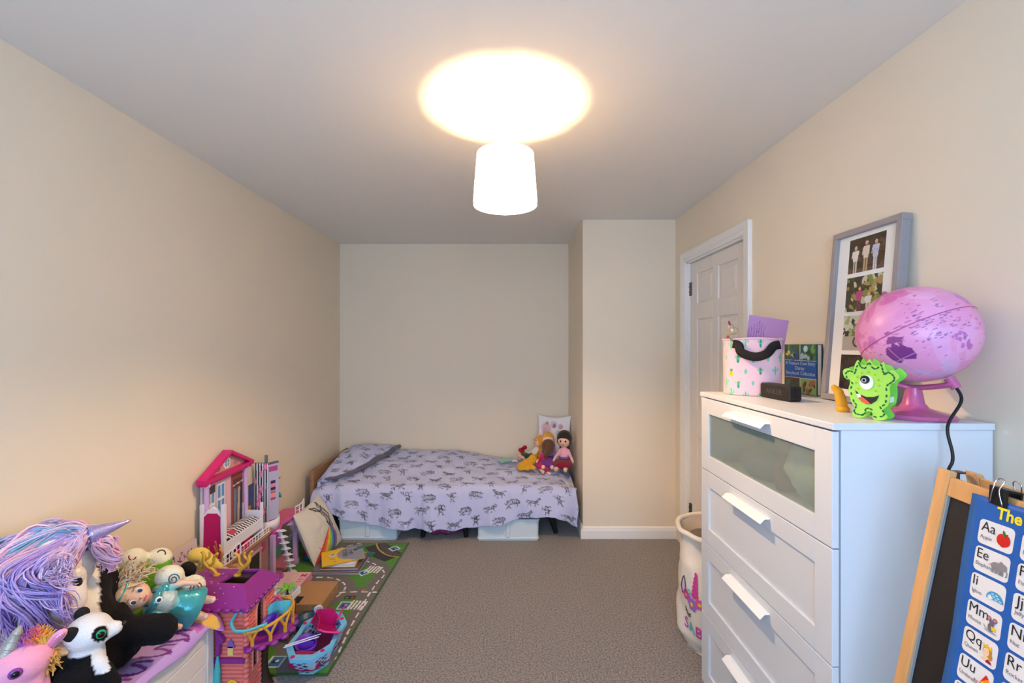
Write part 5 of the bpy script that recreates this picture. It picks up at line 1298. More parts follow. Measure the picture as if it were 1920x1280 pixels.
# log walls: every course is a rounded log
def logs(p, q, z0, z1_, name, r=.0085, gap=None, parent=None, n_=None):
    n_ = n_ or int((z1_-z0)/(2*r*.92)); st_ = (z1_-z0)/n_
    p, q = Vector(p), Vector(q)
    for k in range(n_):
        z_ = z0+st_*(k+.5)
        segs = [(p, q)]
        if gap:
            g0, g1, w_, zb, zt2 = gap[0], gap[1], gap[2], gap[3], gap[4]
            if zb < z_ < zt2:
                hw = 1.0
                if z_ > zt2-.03: hw = math.sqrt(max(.05, 1-((z_-(zt2-.03))/.034)**2))
                m_ = (g0+g1)/2; segs = [(p, p.lerp(q, m_-(m_-g0)*hw)), (p.lerp(q, m_+(g1-m_)*hw), q)]
        for a, c in segs: B().cyl((a.x, a.y, z_), (c.x, c.y, z_), st_*.56, n=8).mk('log', CORAL, parent or ca, smooth=True)
logs((kx0, ky0, 0), (kx1, ky0, 0), .004, kz-.006, 'log')
logs((kx1, ky0, 0), (kx1, ky1l, 0), .004, .285, 'log', gap=(.35, .85, 0, .17, .26))
logs((kx1, ky0, 0), (kx1, ky1, 0), .285, kz-.006, 'log', gap=(.30, .62, 0, .30, .415))
for x, y, zz0, zz1 in ((kx1+.002, ky0-.002, 0, kz), (kx1, ky1, .285, kz), (kx1, ky1l, 0, .285)):
    b = B()
    for k in range(int((zz1-zz0)/.02)): b.ball((x, y, zz0+.01+k*.02), (.0125, .0125, .0115), 8, 6)
    b.mk('corner_post', CORAL, ca, smooth='all')
B().span((kx0, ky1, .285), (kx1, ky1+.006, kz)).span((kx0-.006, ky0, 0), (kx0, ky1, kz)).span((kx0, ky1l, 0), (kx1, ky1l+.006, .285)).span((kx0, ky0, .28), (kx1, ky1, .287)).mk('rear_wall', plastic((120, 84, 60), .5), ca)
B().span((-1.30, 1.76, .29), (-1.10, 1.86, .33)).mk('inner_bed', plastic((90, 56, 36), .5), ca)
B().ball((-1.12, 1.80, .36), (.03, .03, .05), 10, 7).mk('inner_toy', cloth((210, 190, 170)), ca)
B().ball((-1.06, 1.77, .335), (.02, .03, .035), 10, 7).mk('inner_cushion', plastic((90, 170, 170), .5), ca)
def archpts(y0, y1, z0, z1_, n_=12): 
    ym = (y0+y1)/2; r = (y1-y0)/2
    return [(y0, z0)]+[(ym-r*math.cos(PI*k/n_), z1_-.04+.04*math.sin(PI*k/n_)) for k in range(n_+1)]+[(y1, z0)]
B().tube([(kx1+.006, y, z_) for y, z_ in archpts(1.757, 1.815, .30, .42)], .006, 6, closed=True).mk('window_arch', plastic((236, 146, 130), .4), ca, smooth=True)
B().tube([(kx1+.006, y, z_) for y, z_ in archpts(1.732, 1.768, .17, .265)], .005, 6, closed=True).mk('window_arch', plastic((236, 146, 130), .4), ca, smooth=True)
# roof
rz0, rz1 = kz-.004, .505
o_ = [(kx0-.03, ky0-.035), (kx1+.028, ky0-.035), (kx1+.028, ky1+.03), (kx0-.03, ky1+.03)]
i_ = [(kx0+.05, ky0+.03), (kx1-.025, ky0+.03), (kx1-.025, ky1-.03), (kx0+.05, ky1-.03)]
hq = [(-1.155, ky0+.045), (kx1-.03, ky0+.04), (kx1-.028, ky1-.04), (-1.12, ky1-.045)]
vs = [(x, y, rz0) for x, y in o_]+[(x, y, rz1) for x, y in i_]+[(x, y, rz1) for x, y in hq]
fs = [(k, (k+1) % 4, 4+(k+1) % 4, 4+k) for k in range(4)]+[(4+k, 4+(k+1) % 4, 8+(k+1) % 4, 8+k) for k in range(4)]
rf = B().add(vs, fs).mk('roof', PUR, ca, solid=.008)
b = B()
for k in range(9):
    t_ = k/8; b.ball((kx1+.028, ky0-.035+(ky1-ky0+.065)*t_, rz0-.004), (.008, .014, .009), 8, 5); b.ball((kx1+.02-.30*t_, ky0-.035, rz0-.004), (.02, .008, .009), 8, 5)
b.mk('eave_scallops', PUR, rf, smooth='all')['kind'] = 'stuff'
b = B(); r = random.Random(12)
for _ in range(34):
    u, v = r.random(), r.random(); x = -1.32+.20*u; y = ky0+.035+.12*v
    if x < kx0+.055: continue
    b.ball((x, y, rz1+.0005), (.0028, .0028, .0012), 6, 4)
for _ in range(30):
    u, v = r.random(), r.uniform(.1, .9); p = Vector(vs[0]).lerp(Vector(vs[1]), u*.85).lerp(Vector(vs[4]).lerp(Vector(vs[5]), u*.85), v); b.ball(p+Vector((0, -.001, .002)), (.0025, .0025, .0016), 6, 4)
b.mk('glitter_dots', plastic((226, 150, 220), .3), rf)['kind'] = 'stuff'
def antler(x, y, sg):
    b = B(); Z = rz1
    b.tube(spline([(x, y, Z-.002), (x-sg*.012, y, Z+.02), (x-sg*.035, y-.004, Z+.04), (x-sg*.05, y-.004, Z+.06), (x-sg*.052, y, Z+.085), (x-sg*.062, y, Z+.10)], 5), [.0075]*20+[.006]*6, 8)
    b.tube(spline([(x-sg*.03, y-.003, Z+.036), (x-sg*.012, y-.003, Z+.055), (x-sg*.008, y-.003, Z+.08), (x+sg*.008, y-.003, Z+.092)], 5), .0055, 8)
    b.tube(spline([(x-sg*.05, y-.004, Z+.062), (x-sg*.03, y, Z+.078), (x-sg*.03, y, Z+.095)], 4), .005, 8)
    b.ball((x, y, Z+.002), (.016, .012, .008), 10, 6); b.mk('antler', GLD, ca, smooth='all')
antler(-1.20, 1.80, 1); antler(-1.115, 1.80, -1)
# balcony
bc = Vector((kx1, 1.805, .285)); br = .125
semi = [(bc.x+br*math.cos(a), bc.y+br*1.0*math.sin(a)) for a in [(-PI/2+PI*k/16) for k in range(17)]]
bo = B().prism(semi, .012, Matrix.Translation((0, 0, bc.z-.006))).mk('balcony_floor', PUR, ca, bevel=.003)
b = B()
for k in range(9):
    a = -PI/2+PI*(k+.5)/9; b.ball((bc.x+br*math.cos(a), bc.y+br*math.sin(a), bc.z-.004), (.018, .018, .010), 8, 5)
b.mk('balcony_scallops', PUR, bo, smooth='all')['kind'] = 'stuff'
b = B(); rr_ = br-.006
railp = [Vector((bc.x+rr_*math.cos(a), bc.y+rr_*math.sin(a), bc.z+.068+.010*math.cos(2*a))) for a in [(-PI/2+PI*k/20) for k in range(21)]]
rl = B().tube(railp, .006, 8).mk('balcony_rail', GLD, ca, smooth=True)
for k in range(6):
    a = -PI/2+PI*(k+.5)/6; p = Vector((bc.x+rr_*math.cos(a), bc.y+rr_*math.sin(a), bc.z+.006)); tv = Vector((-math.sin(a), math.cos(a), 0))
    b = B(); b.tube([p, p+Vector((0, 0, .03))], .007, 6)
    for sg in (-1, 1): b.tube(spline([p+Vector((0, 0, .02)), p+tv*sg*.012+Vector((0, 0, .045)), p+tv*sg*.026+Vector((0, 0, .066))], 4), .005, 6)
    b.mk('baluster', GLD, ca, smooth=True)
b = B().tube(spline([(kx1-.0, 1.90, .30), (kx1-.02, 1.89, .2), (kx1-.035, 1.875, .12), (kx1-.03, 1.865, .05), (kx1-.02, 1.86, .002)], 5), [.022, .02, .02, .02, .02, .02, .02, .02, .02, .021, .022, .023, .024, .025, .026, .028, .030, .032, .034, .036, .04], 10)
b.tube(spline([(kx1-.035, 1.875, .15), (kx1+.02, 1.86, .23), (kx1+.075, 1.84, .278)], 4), [.016]*9, 8)
b.mk('tree_trunk', TRK, ca, smooth='all')
for y_, x_ in ((1.86, -1.05), (1.88, -1.01)): pass
# teal hose, emblem, band, sunflower, teal pole
B().tube(spline([(kx1-.01, ky0-.012, .435), (kx1-.02, ky0-.03, .425), (kx1-.03, ky0-.04, .40), (kx1-.01, ky0-.05, .375), (kx1+.03, ky0-.03, .365), (kx1+.07, ky0+.02, .358)], 6), .0055, 8).mk('hose', TEAL, ca, smooth=True)
B().lathe([(.001, 0), (.014, 0), (.008, .016), (.001, .016)], (kx1-.006, ky0-.006, .428), 12, rotm(PI/2, 0, 0)).mk('hose_cup', TEAL, ca, smooth=True)
B().span((kx0, ky0-.018, .225), (kx1+.004, ky0-.006, .245)).mk('purple_band', PUR, ca, bevel=.003)
em = B().span((-1.082, ky0-.014, .255), (-1.062, ky0-.007, .29)).mk('emblem', plastic((226, 196, 120), .5), ca)
B().prism([(-1.088, .285), (-1.056, .285), (-1.062, .305), (-1.072, .318), (-1.082, .305)], .008, frame((0, ky0-.006, 0), (1, 0, 0), (0, 0, 1), (0, -1, 0))).mk('emblem_roof', plastic((130, 90, 170), .4), em)
sfx = (-1.066, ky0-.010, .14)
fl_ = B().tube([(sfx[0], sfx[1], .06), sfx], .003, 6).mk('flower_stem', plastic((90, 130, 60), .5), ca)
b = B()
for k in range(10): b.ball((sfx[0]+.016*math.cos(k*PI/5), sfx[1]-.002, sfx[2]+.016*math.sin(k*PI/5)), (.007, .003, .007), 6, 4)
b.mk('petals', plastic((236, 186, 60), .5), fl_)['kind'] = 'stuff'; B().ball((sfx[0], sfx[1]-.004, sfx[2]), (.010, .004, .010), 10, 6).mk('flower_centre', plastic((190, 100, 60), .5), fl_)
for k in range(6): B().ball((-1.11+.018*k, ky0-.009, .07+.012*(k % 3)), (.008, .004, .007), 8, 5).mk('leaf', plastic([(100, 140, 90), (150, 100, 170)][k % 2], .5), ca)
pa_ = B().prism([(-1.122, .36), (-1.090, .32), (-1.092, .31), (-1.106, .305), (-1.108, .26), (-1.122, .26)], .02, frame((0, ky0-.006, 0), (1, 0, 0), (0, 0, 1), (0, -1, 0))).mk('porch', PUR, ca, bevel=.002)
B().tube([(-1.118, ky0-.02, .0), (-1.118, ky0-.02, .2), (-1.116, ky0-.02, .262)], [.012, .012, .004], 10).mk('teal_pole', TEAL, ca, smooth=True)
# things on the balcony
bw = thing('toy_bowl', 'purple toy bowl seat on the castle balcony', 'toy', (-.955, 1.79, bc.z+.007))
B().shell([(.012, .0), (.024, .008), (.032, .03), (.034, .05), (.031, .05), (.028, .03), (.02, .011), (.001, .005)], (0, 0, 0), 20, rotm(.3, -.35, 0)).mk('bowl', plastic((96, 48, 180), .35), bw, smooth='all')
B().lathe([(.001, -.001), (.014, -.001), (.014, .004), (.001, .004)], (0, 0, .001), 14).mk('foot', plastic((96, 48, 180), .35), bw)
tq = thing('toy_shell', 'turquoise scalloped toy panel on the castle balcony', 'toy', (-.965, 1.85, bc.z+.007), rot=(0, 0, .35))
cvt = Cv(40, 30, (96, 196, 206)); r = random.Random(3)
for _ in range(40): cvt.line([(r.random(), r.random()), (r.random()*.05+r.random()*.9, r.random())][:1]*2, .03, (30, 110, 126))
B().sheet(lambda u, v: Vector((-.05+.10*u, .01+.006*math.sin(u*9), .058-.055*v+.02*math.sin(PI*u))), 40, 30, cvt).mk('panel', painted('gloss'), tq, solid=.005)
B().span((-.03, -.004, -.001), (.03, .014, .004)).mk('base', TEAL, tq)

# toy tower with white trough and palm
tw = thing('toy_tower', 'toy stand with white trough and green palm leaves behind the castle', 'toy', (-1.11, 2.14, ZF), world=True)
WHT2 = plastic((228, 228, 240), .3)
tz = .235
B().prism([(-1.185, 2.11), (-1.05, 2.11), (-1.04, 2.19), (-1.185, 2.19)], .006, Matrix.Translation((0, 0, tz-.02))).mk('trough_floor', WHT2, tw)
for a, c in (((-1.185, 2.108, tz-.02), (-1.048, 2.113, tz+.012)), ((-1.185, 2.187, tz-.02), (-1.04, 2.192, tz+.012)), ((-1.187, 2.11, tz-.02), (-1.182, 2.19, tz+.012)), ((-1.048, 2.108, tz-.02), (-1.043, 2.19, tz+.012)), ((-1.135, 2.11, tz-.016), (-1.131, 2.19, tz+.008)), ((-1.095, 2.11, tz-.016), (-1.091, 2.19, tz+.008))): B().span(a, c).mk('trough_side', WHT2, tw, bevel=.001)
for x, y in ((-1.065, 2.115), (-1.175, 2.115), (-1.065, 2.185), (-1.175, 2.185)): B().cyl((x, y, ZF), (x, y, tz-.02), .0055, n=8).mk('post', plastic((126, 66, 40), .5), tw)
pm = B().cyl((-1.085, 2.15, tz-.014), (-1.085, 2.15, tz+.018), .005, .004, 8).mk('palm_stem', plastic((90, 60, 40), .5), tw)
for k in range(6):
    a = k*PI/3+.3; d = Vector((math.cos(a), math.sin(a), 0))
    B().tube([Vector((-1.085, 2.15, tz+.018))+d*(.052*t_)+Vector((0, 0, .014*math.sin(t_*2.6))) for t_ in (0, .25, .5, .75, 1)], [.004, .009, .010, .007, .001], 6, flatten=.25).mk('palm_leaf', plastic((110, 196, 50), .4), pm, smooth='all')
B().span((-1.172, 2.12, .115), (-1.07, 2.185, .122)).mk('pink_shelf', plastic((214, 96, 150), .4), tw)
B().box((-1.10, 2.15, .146), (.05, .045, .046), rotm(0, 0, .6)).mk('magenta_block', plastic((216, 30, 110), .35), tw, bevel=.004)
B().span((-1.172, 2.12, .04), (-1.06, 2.185, .047)).mk('blue_shelf', plastic((40, 50, 110), .4), tw)
md = thing('toy_swing', 'thin magenta toy frame standing on the castle balcony', 'toy', (-.97, 1.865, .292), world=True)
B().tube([(-.995, 1.86, .296), (-1.0, 1.865, .36), (-.985, 1.868, .385), (-.965, 1.868, .36), (-.95, 1.865, .296)], .005, 8).mk('frame', plastic((206, 40, 160), .35), md, smooth=True); B().span((-1.0, 1.855, .2915), (-.945, 1.875, .298)).mk('foot', plastic((206, 40, 160), .35), md)
bn_ = thing('toy_basin', 'dark blue round toy basin behind the boat', 'toy', (-1.03, 2.255, ZF))
B().shell([(.001, 0), (.05, 0), (.064, .012), (.068, .035), (.064, .035), (.058, .014), (.04, .006), (.001, .005)], (0, 0, 0), 28).mk('bowl', plastic((14, 66, 104), .35), bn_, smooth='all'); B().tube([(.066*math.cos(2*PI*k/28), .066*math.sin(2*PI*k/28), .035) for k in range(28)], .003, 6, closed=True).mk('rim', plastic((14, 66, 104), .35), bn_)
# toy animal on the dollhouse side of the castle roof
br_ = thing('toy_arch', 'tan toy arch between the castle and the dollhouse', 'toy', (-1.33, 2.22, ZF), world=True)
B().tube([(-1.30+.05*math.cos(a), 2.08, .335+.07*math.sin(a)) for a in [PI*k/12 for k in range(13)]], .014, 8, flatten=.6).mk('arch', plastic((176, 128, 80), .5), br_, smooth='all')
for x in (-1.25, -1.35): B().cyl((x, 2.08, ZF), (x, 2.08, .34), .012, n=8).mk('post', plastic((176, 128, 80), .5), br_)
B().ball((-1.245, 2.08, .35), .014, 8, 6).mk('ball', plastic((230, 200, 170), .5), br_)

# boat
bt = thing('toy_boat', 'light blue toy boat with magenta dots and diamond hull on the mat', 'toy boat', (-.885, 2.03, ZF))
L_, W_, H_ = .17, .105, .105
LBL = plastic((112, 190, 232), .3)
def outline(s, k=1.0): 
    pts = [(-W_, -.085), (-.078, -.125), (-.045, -L_), (.045, -L_), (.078, -.125), (W_, -.085), (W_*.93, 0), (W_, .085), (.078, .125), (.045, L_), (-.045, L_), (-.078, .125), (-W_, .085), (-W_*.93, 0)]
    return [(x*s, y*s) for x, y in pts]
cvh = Cv(560, 80, (150, 70, 140), .2)
for i in range(25):
    for j in range(9):
        cx, cy = (i+.5*(j % 2))/24, j/8
        c = [(130, 66, 130), (176, 206, 226), (116, 90, 130), (150, 90, 150), (206, 214, 226), (90, 60, 70)][(i*5+j*3) % 6]
        cvh.poly([(cx-.0208, cy), (cx, cy-.125), (cx+.0208, cy), (cx, cy+.125)], (160, 214, 240)); cvh.poly([(cx-.0148, cy), (cx, cy-.088), (cx+.0148, cy), (cx, cy+.088)], c)
O = outline(1.0)
def hullp(u, v):
    n_ = len(O); f = u*n_; i = int(f) % n_; t_ = f-int(f); p = Vector((*O[i], 0)).lerp(Vector((*O[(i+1) % n_], 0)), t_)
    k = .94-.20*v-.10*v*v; return Vector((p.x*k, p.y*k, H_-.012-(H_-.012)*v))
hu = B().sheet(hullp, 420, 60, cvh).mk('hull', painted('gloss'), bt)
B().prism([tuple(hullp(k/56, 1)[:2]) for k in range(56)], .004).mk('hull_bottom', LBL, bt)
B().tube([hullp(k/56, .98)+Vector((0, 0, .004)) for k in range(56)], .005, 6, closed=True).mk('foot_rim', LBL, bt)
I = outline(.80); vs = [(x, y, H_) for x, y in O]+[(x, y, H_) for x, y in I]; n = len(O)
rm_ = B().add(vs, [(k, (k+1) % n, n+(k+1) % n, n+k) for k in range(n)]).mk('rim', LBL, bt, solid=.014)
for k in range(n):
    if k % 2 == 0: 
        p = (Vector(O[k])+Vector(I[k]))/2; B().lathe([(.001, 0), (.0095, 0), (.0085, .003), (.001, .0032)], (p.x, p.y, H_+.0005), 12).mk('dot', plastic((206, 20, 110), .3), rm_, smooth=True)
B().prism(outline(.79), .004, Matrix.Translation((0, 0, .03))).mk('deck', plastic((150, 14, 84), .35), bt)
B().span((-.075, -.122, .034), (.06, -.10, .096)).mk('bench', plastic((166, 14, 84), .3), bt, bevel=.003)
# cargo
MTR = mat('magenta_clear_plastic', (206, 30, 120), .15, trans=.35, ior=1.3)
sl = thing('toy_carriage', 'translucent magenta toy carriage lying in the boat', 'toy', (-.86, 2.05, ZF+.115), rot=(math.radians(-12), math.radians(24), .5))
B().prism([(-.05, -.055), (.05, -.06), (.06, .05), (-.04, .06)], .006).mk('floor', MTR, sl, bevel=.002)
B().prism([(-.06, 0), (.06, 0), (.055, .05), (.02, .075), (-.05, .06)], .005, frame((0, .058, 0), (1, 0, 0), (0, 0, 1), (0, -1, 0))).mk('back', MTR, sl, bevel=.001)
B().prism([(-.06, 0), (.058, 0), (.05, .05), (-.03, .045)], .005, frame((-.05, 0, 0), (0, 1, 0), (0, 0, 1), (1, 0, 0))).mk('side', MTR, sl, bevel=.001)
B().tube(spline([(-.045, -.058, .01), (-.02, -.085, .012), (.03, -.085, .014), (.06, -.05, .01)], 5), .009, 8, flatten=.4).mk('runner', plastic((226, 60, 150), .3), sl, smooth='all')
B().tube([(.05, .03, .03), (.085, .09, .09)], [.006, .003], 8).mk('handle', plastic((206, 30, 120), .3), sl, smooth=True)
pp_ = thing('toy_tub', 'purple toy tub in the left end of the boat', 'toy', (-.925, 2.0, ZF+.036))
B().shell([(.001, 0), (.035, 0), (.045, .03), (.048, .062), (.044, .062), (.04, .03), (.03, .006), (.001, .005)], (0, 0, 0), 22, rotm(.2, .1, 0), 1.0, 1.0).mk('tub', plastic((130, 60, 190), .3), pp_, smooth='all'); B().box((0, 0, .03), (.075, .004, .05)).mk('divider', plastic((112, 60, 200), .3), pp_)
wp = thing('toy_armchair', 'white moulded toy seat at the far end of the boat', 'toy', (-.915, 2.135, ZF+.108), rot=(.5, -.3, .3))
B().prism(rrect(-.025, -.03, .025, .03, .012), .010).mk('seat', WHT2, wp, bevel=.003); B().prism(rrect(-.02, 0, .02, .05, .015), .008, frame((0, .03, 0), (1, 0, 0), (0, .3, .95), (0, -.95, .3))).mk('backrest', WHT2, wp, bevel=.003)
for k, l in ((0, 'upper'), (1, 'lower')):
    st2 = B().cyl((-.985, 1.93-.012*k, ZF+.118), (-.85, 1.985-.02*k, ZF+.135), .0028, .0022, 8).mk('white_stick', WHT2, None, smooth=True); tag(st2, 'thin white stick lying across the boat, %s of the two' % l, 'stick', 'white sticks on the boat')
# ================================================================ toy chest with blanket and plush toys
ux0, ux1, uy0, uy1, uz_ = -1.566, -1.128, .72, 1.676, .415
tcst = thing('toy_chest', 'white wooden toy chest along the left wall', 'toy chest', (-1.345, 1.2, 0), world=True)
m_wp = mat('white_painted_wood', (226, 224, 222), .5, var=(5, .03), vscale=(1, .3, 6))
for x in (ux0+.017, ux1-.017):
    for y in (uy0+.017, uy1-.017): B().span((x-.017, y-.017, 0), (x+.017, y+.017, uz_)).mk('post', m_wp, tcst, bevel=.002)
for x in (ux0+.012, ux1-.012):
    for k in range(5): B().span((x-.008, uy0+.034, .03+.077*k), (x+.008, uy1-.034, .03+.077*k+.0745)).mk('plank', m_wp, tcst, bevel=.0025)
for y in (uy0+.012, uy1-.012):
    for k in range(5): B().span((ux0+.034, y-.008, .03+.077*k), (ux1-.034, y+.008, .03+.077*k+.0745)).mk('plank', m_wp, tcst, bevel=.0025)
B().span((ux0, uy0, uz_), (ux1, uy1, uz_+.012)).mk('lid', m_wp, tcst, bevel=.003)
# blanket
bz0 = uz_+.016
cvB = Cv(150, 260, (196, 160, 226), 260/150*1.2)
PU = (122, 44, 142)
# u: wall -> front edge (0..1), v: near -> far
for k in range(7):
    y0 = .30+.085*k
    loop = spline([(.80+.02*math.sin(k), y0, 0), (.90, y0+.01, 0), (.93, y0+.03, 0), (.86, y0+.045, 0), (.80, y0+.05, 0), (.82, y0+.065, 0), (.9, y0+.07, 0)], 5)
    cvB.line([tuple(q[:2]) for q in loop], .024, PU)
cvB.ell(.45, .42, .2, .06, (206, 110, 176)); cvB.ell(.62, .36, .12, .04, (24, 20, 26)); cvB.ell(.5, .33, .1, .03, (236, 232, 238)); cvB.ell(.66, .30, .09, .03, (24, 20, 26)); cvB.line([(.3, .3), (.6, .3), (.72, .38)], .014, (24, 20, 26))
cvB.poly([(.55, .9), (.95, .88), (1, 1), (.5, 1)], (206, 110, 186)); cvB.ell(.93, .955, .07, .035, (240, 190, 90)); cvB.line([(.7, .93), (.84, .95)], .02, (240, 236, 244)); cvB.line([(.7, .97), (.84, .98)], .02, (240, 236, 244)); cvB.line([(.72, .95), (.84, .965)], .012, PU)
def blank(u, v):
    y = .76+(1.672-.76)*v; s_ = u*(.436+.02)
    w_ = .003*nz(u*7, v*9)+.002
    ov = .03+.012*math.sin(v*17)+.05*sstep(v, .93, 1.0)
    L1 = .440
    s_ = u*(L1+ov)
    if s_ < L1: return Vector((ux0+.004+s_, y, bz0+abs(w_)))
    d = s_-L1; return Vector((ux1+.006+.012*math.sin(min(1, d/.03)*PI/2)+.03*sstep(v, .93, 1.)*d/.08, y, bz0-d+.002))
bl = B().sheet(blank, 150, 230, cvB).mk('blanket', painted('cloth'), None, smooth='all', solid=.003, soff=1.0)
tag(bl, 'purple fleece blanket with loopy lettering over the toy chest', 'blanket')

# ---- big plush unicorn
un = thing('plush_unicorn', 'large plush unicorn with long pink and lilac mane on the chest', 'plush toy', (-1.37, 1.30, bz0), world=True)
hc = P(88, 1065, 1.31)
fur = painted('plush')
blob('body', [('s', hc, .115), ('c', hc, hc+Vector((.10, -.05, -.07)), .075, .055), ('c', hc+Vector((0, 0, -.05)), (-1.41, 1.28, .58), .09, .11), ('s', (-1.40, 1.26, .535), (.135, .15, .10)), ('c', (-1.36, 1.17, .50), (-1.28, 1.08, .47), .05, .04)], .012, fur, un, lambda c: (236, 230, 230), 4)
ey = hc+Vector((.69, .72, 0))*.052+Vector((.72, -.69, 0))*.092+Vector((0, 0, -.012))
e_ = B().ball(ey, (.03, .03, .034), 14, 9).mk('eye', plastic((226, 222, 214), .3), un)
B().ball(ey+Vector((.72, -.69, 0))*.02+Vector((.69, .72, 0))*.006+Vector((0, 0, -.012)), (.016, .016, .018), 12, 8).mk('pupil', plastic((26, 22, 30), .1), e_)
hb0, ht0 = P(168, 1003, 1.33), P(246, 975, 1.40)
hd = (ht0-hb0)
prof = [(.026, 0), (.023, .12), (.0175, .4), (.010, .7), (.004, .95), (.001, 1.0)]
B().lathe([(r_, z_*hd.length) for r_, z_ in prof], hb0, 20, align(hd)).mk('horn', mat('lilac_glitter', (176, 164, 214), .25, metal=.55, bump=(260, .5, .002), var=(300, .2)), un, smooth='all')
rnd = random.Random(21)
PAL = [(230, 184, 214), (236, 200, 226), (214, 186, 226), (202, 172, 222), (226, 196, 230), (230, 172, 206)]
PLF = [(120, 176, 206), (150, 172, 214), (180, 158, 216), (130, 184, 208), (206, 188, 230)]
PLO = [(172, 146, 210), (160, 132, 204), (184, 162, 224), (202, 178, 230), (150, 122, 192)]
mb_ = B()
def strand(pts, c, r0, wav=.006, ph=0.0):
    pts = spline(pts, 6); n_ = len(pts); out = []
    for i, p in enumerate(pts):
        t_ = i/(n_-1); a = ph+t_*10
        q = p+Vector((math.cos(a), .5*math.sin(a), math.sin(a)))*wav*t_*t_*1.6
        q.x = max(q.x, XL+.012); out.append(q)
    mb_.paint(c); mb_.tube(out, [r0*(1-.7*(i/(n_-1))**3) for i in range(n_)], 4)
def lock(S0, mid, E, cols, n_, spread, r_=(.0016, .0034)):
    """a lock of hair: many fine strands that run and wave together"""
    wav = rnd.uniform(.004, .016); ph = rnd.uniform(0, 6); c = rnd.choice(cols)
    for _ in range(n_):
        j = lambda k: Vector((rnd.gauss(0, k), rnd.gauss(0, k), rnd.gauss(0, k)))
        cc_ = c if rnd.random() < .7 else rnd.choice(cols); f_ = rnd.uniform(.88, 1.06); cc_ = tuple(min(255, int(x*f_)) for x in cc_)
        strand([S0+j(.006)]+[m_+j(spread*.7) for m_ in mid]+[E+j(spread)], cc_, rnd.uniform(*r_), wav*rnd.uniform(.7, 1.3), ph+rnd.uniform(-.5, .5))
vr = Vector((.69, .72, 0)); vt = Vector((.72, -.69, 0))
def hv(r_, t_, z_): return hc+vr*r_+vt*t_+Vector((0, 0, z_))
for k in range(130):
    S0 = hb0+Vector((rnd.uniform(-.035, .0), rnd.uniform(-.03, .03), rnd.uniform(-.03, .012)))
    ang = rnd.random()
    if ang < .36:
        E = P(rnd.uniform(-60, 50), rnd.uniform(1000, 1130), rnd.uniform(1.2, 1.34)); cols_ = PLF+PAL[:3] if rnd.random() < .6 else PAL
        mid = [hv(rnd.uniform(-.02, .05), rnd.uniform(-.05, .05), rnd.uniform(.10, .125)), hv(-.10, rnd.uniform(-.03, .09), rnd.uniform(.03, .09))]
    elif ang < .86:
        yy = rnd.uniform(1125, 1222); E = P(rnd.uniform(-40, 168-(yy-1125)*.75), yy, rnd.uniform(1.19, 1.25)); cols_ = PAL+PLO[:3] if rnd.random() < .45 else PLO
        rr = rnd.uniform(-.10, .055); d_ = hv(rr, .118+rnd.uniform(-.01, .03), rnd.uniform(.02, .075))
        mid = [d_, d_.lerp(E, .5)+vt*.025]
    else:
        E = P(rnd.uniform(88, 150), rnd.uniform(1050, 1090), 1.2); cols_ = PAL; mid = [hb0+vt*.045+Vector((-.03, 0, .0)), hv(rnd.uniform(.0, .05), .135, rnd.uniform(.02, .06))]
    lock(S0, mid, E, cols_, 11, .008)
for k in range(16):
    S0 = hb0+Vector((.01, .01, -.02)); E = P(rnd.uniform(178, 224), rnd.uniform(1018, 1060), 1.36)
    lock(S0, [S0.lerp(E, .5)+Vector((rnd.uniform(-.02, .02), rnd.uniform(-.03, .03), rnd.uniform(-.01, .03))), E], E+Vector((rnd.uniform(-.02, .0), 0, rnd.uniform(-.02, .015))), [(230, 168, 198), (234, 190, 212), (212, 170, 206)], 9, .006)
mn = mb_.mk('mane', painted('hair'), un, smooth='all', recalc=False, label='long pink, lilac and blue mane'); mn['kind'] = 'stuff'

# ---- large panda plush lying behind
pdp = thing('plush_panda', 'large black and white plush panda slumped under the unicorn', 'plush toy', (-1.28, 1.36, bz0), world=True)
WH, BK = (232, 226, 216), (22, 21, 23)
blob('body', [('s', P(138, 1165, 1.33), (.095, .10, .115)), ('s', P(150, 1115, 1.36), (.07, .08, .08)), ('c', P(193, 1075, 1.43), P(208, 1140, 1.44), .036, .042), ('c', P(208, 1140, 1.44), P(215, 1175, 1.38), .042, .05),
              ('c', P(195, 1190, 1.36), P(298, 1178, 1.40), .052, .044), ('s', P(300, 1178, 1.40), (.052, .044, .046)), ('s', (-1.29, 1.37, .50), (.12, .12, .075)), ('c', P(90, 1240, 1.27), P(120, 1275, 1.22), .055, .05)], .0105, fur, pdp,
     lambda c: WH if (c.x < P(186, 0, c.y).x and c.z > P(0, 1228, c.y).z and not (c.y > 1.40 and c.z > .69)) else BK, 3,
     warp=lambda c: Vector((c.x+.004*nz(c.x*60, c.y*60, c.z*60), c.y, max(bz0+.003, c.z+.004*nz(c.z*60, c.x*60, c.y*60)))))
ebp = P(352, 1062, 1.78); ebp.z = .539
eb = B().ball(ebp, (.034, .02, .032), 14, 9).mk('hat_ear', mat('black_felt', (18, 17, 19), .9), None, smooth='all')
tag(eb, 'black rounded felt ear of a toy behind the doll', 'toy')

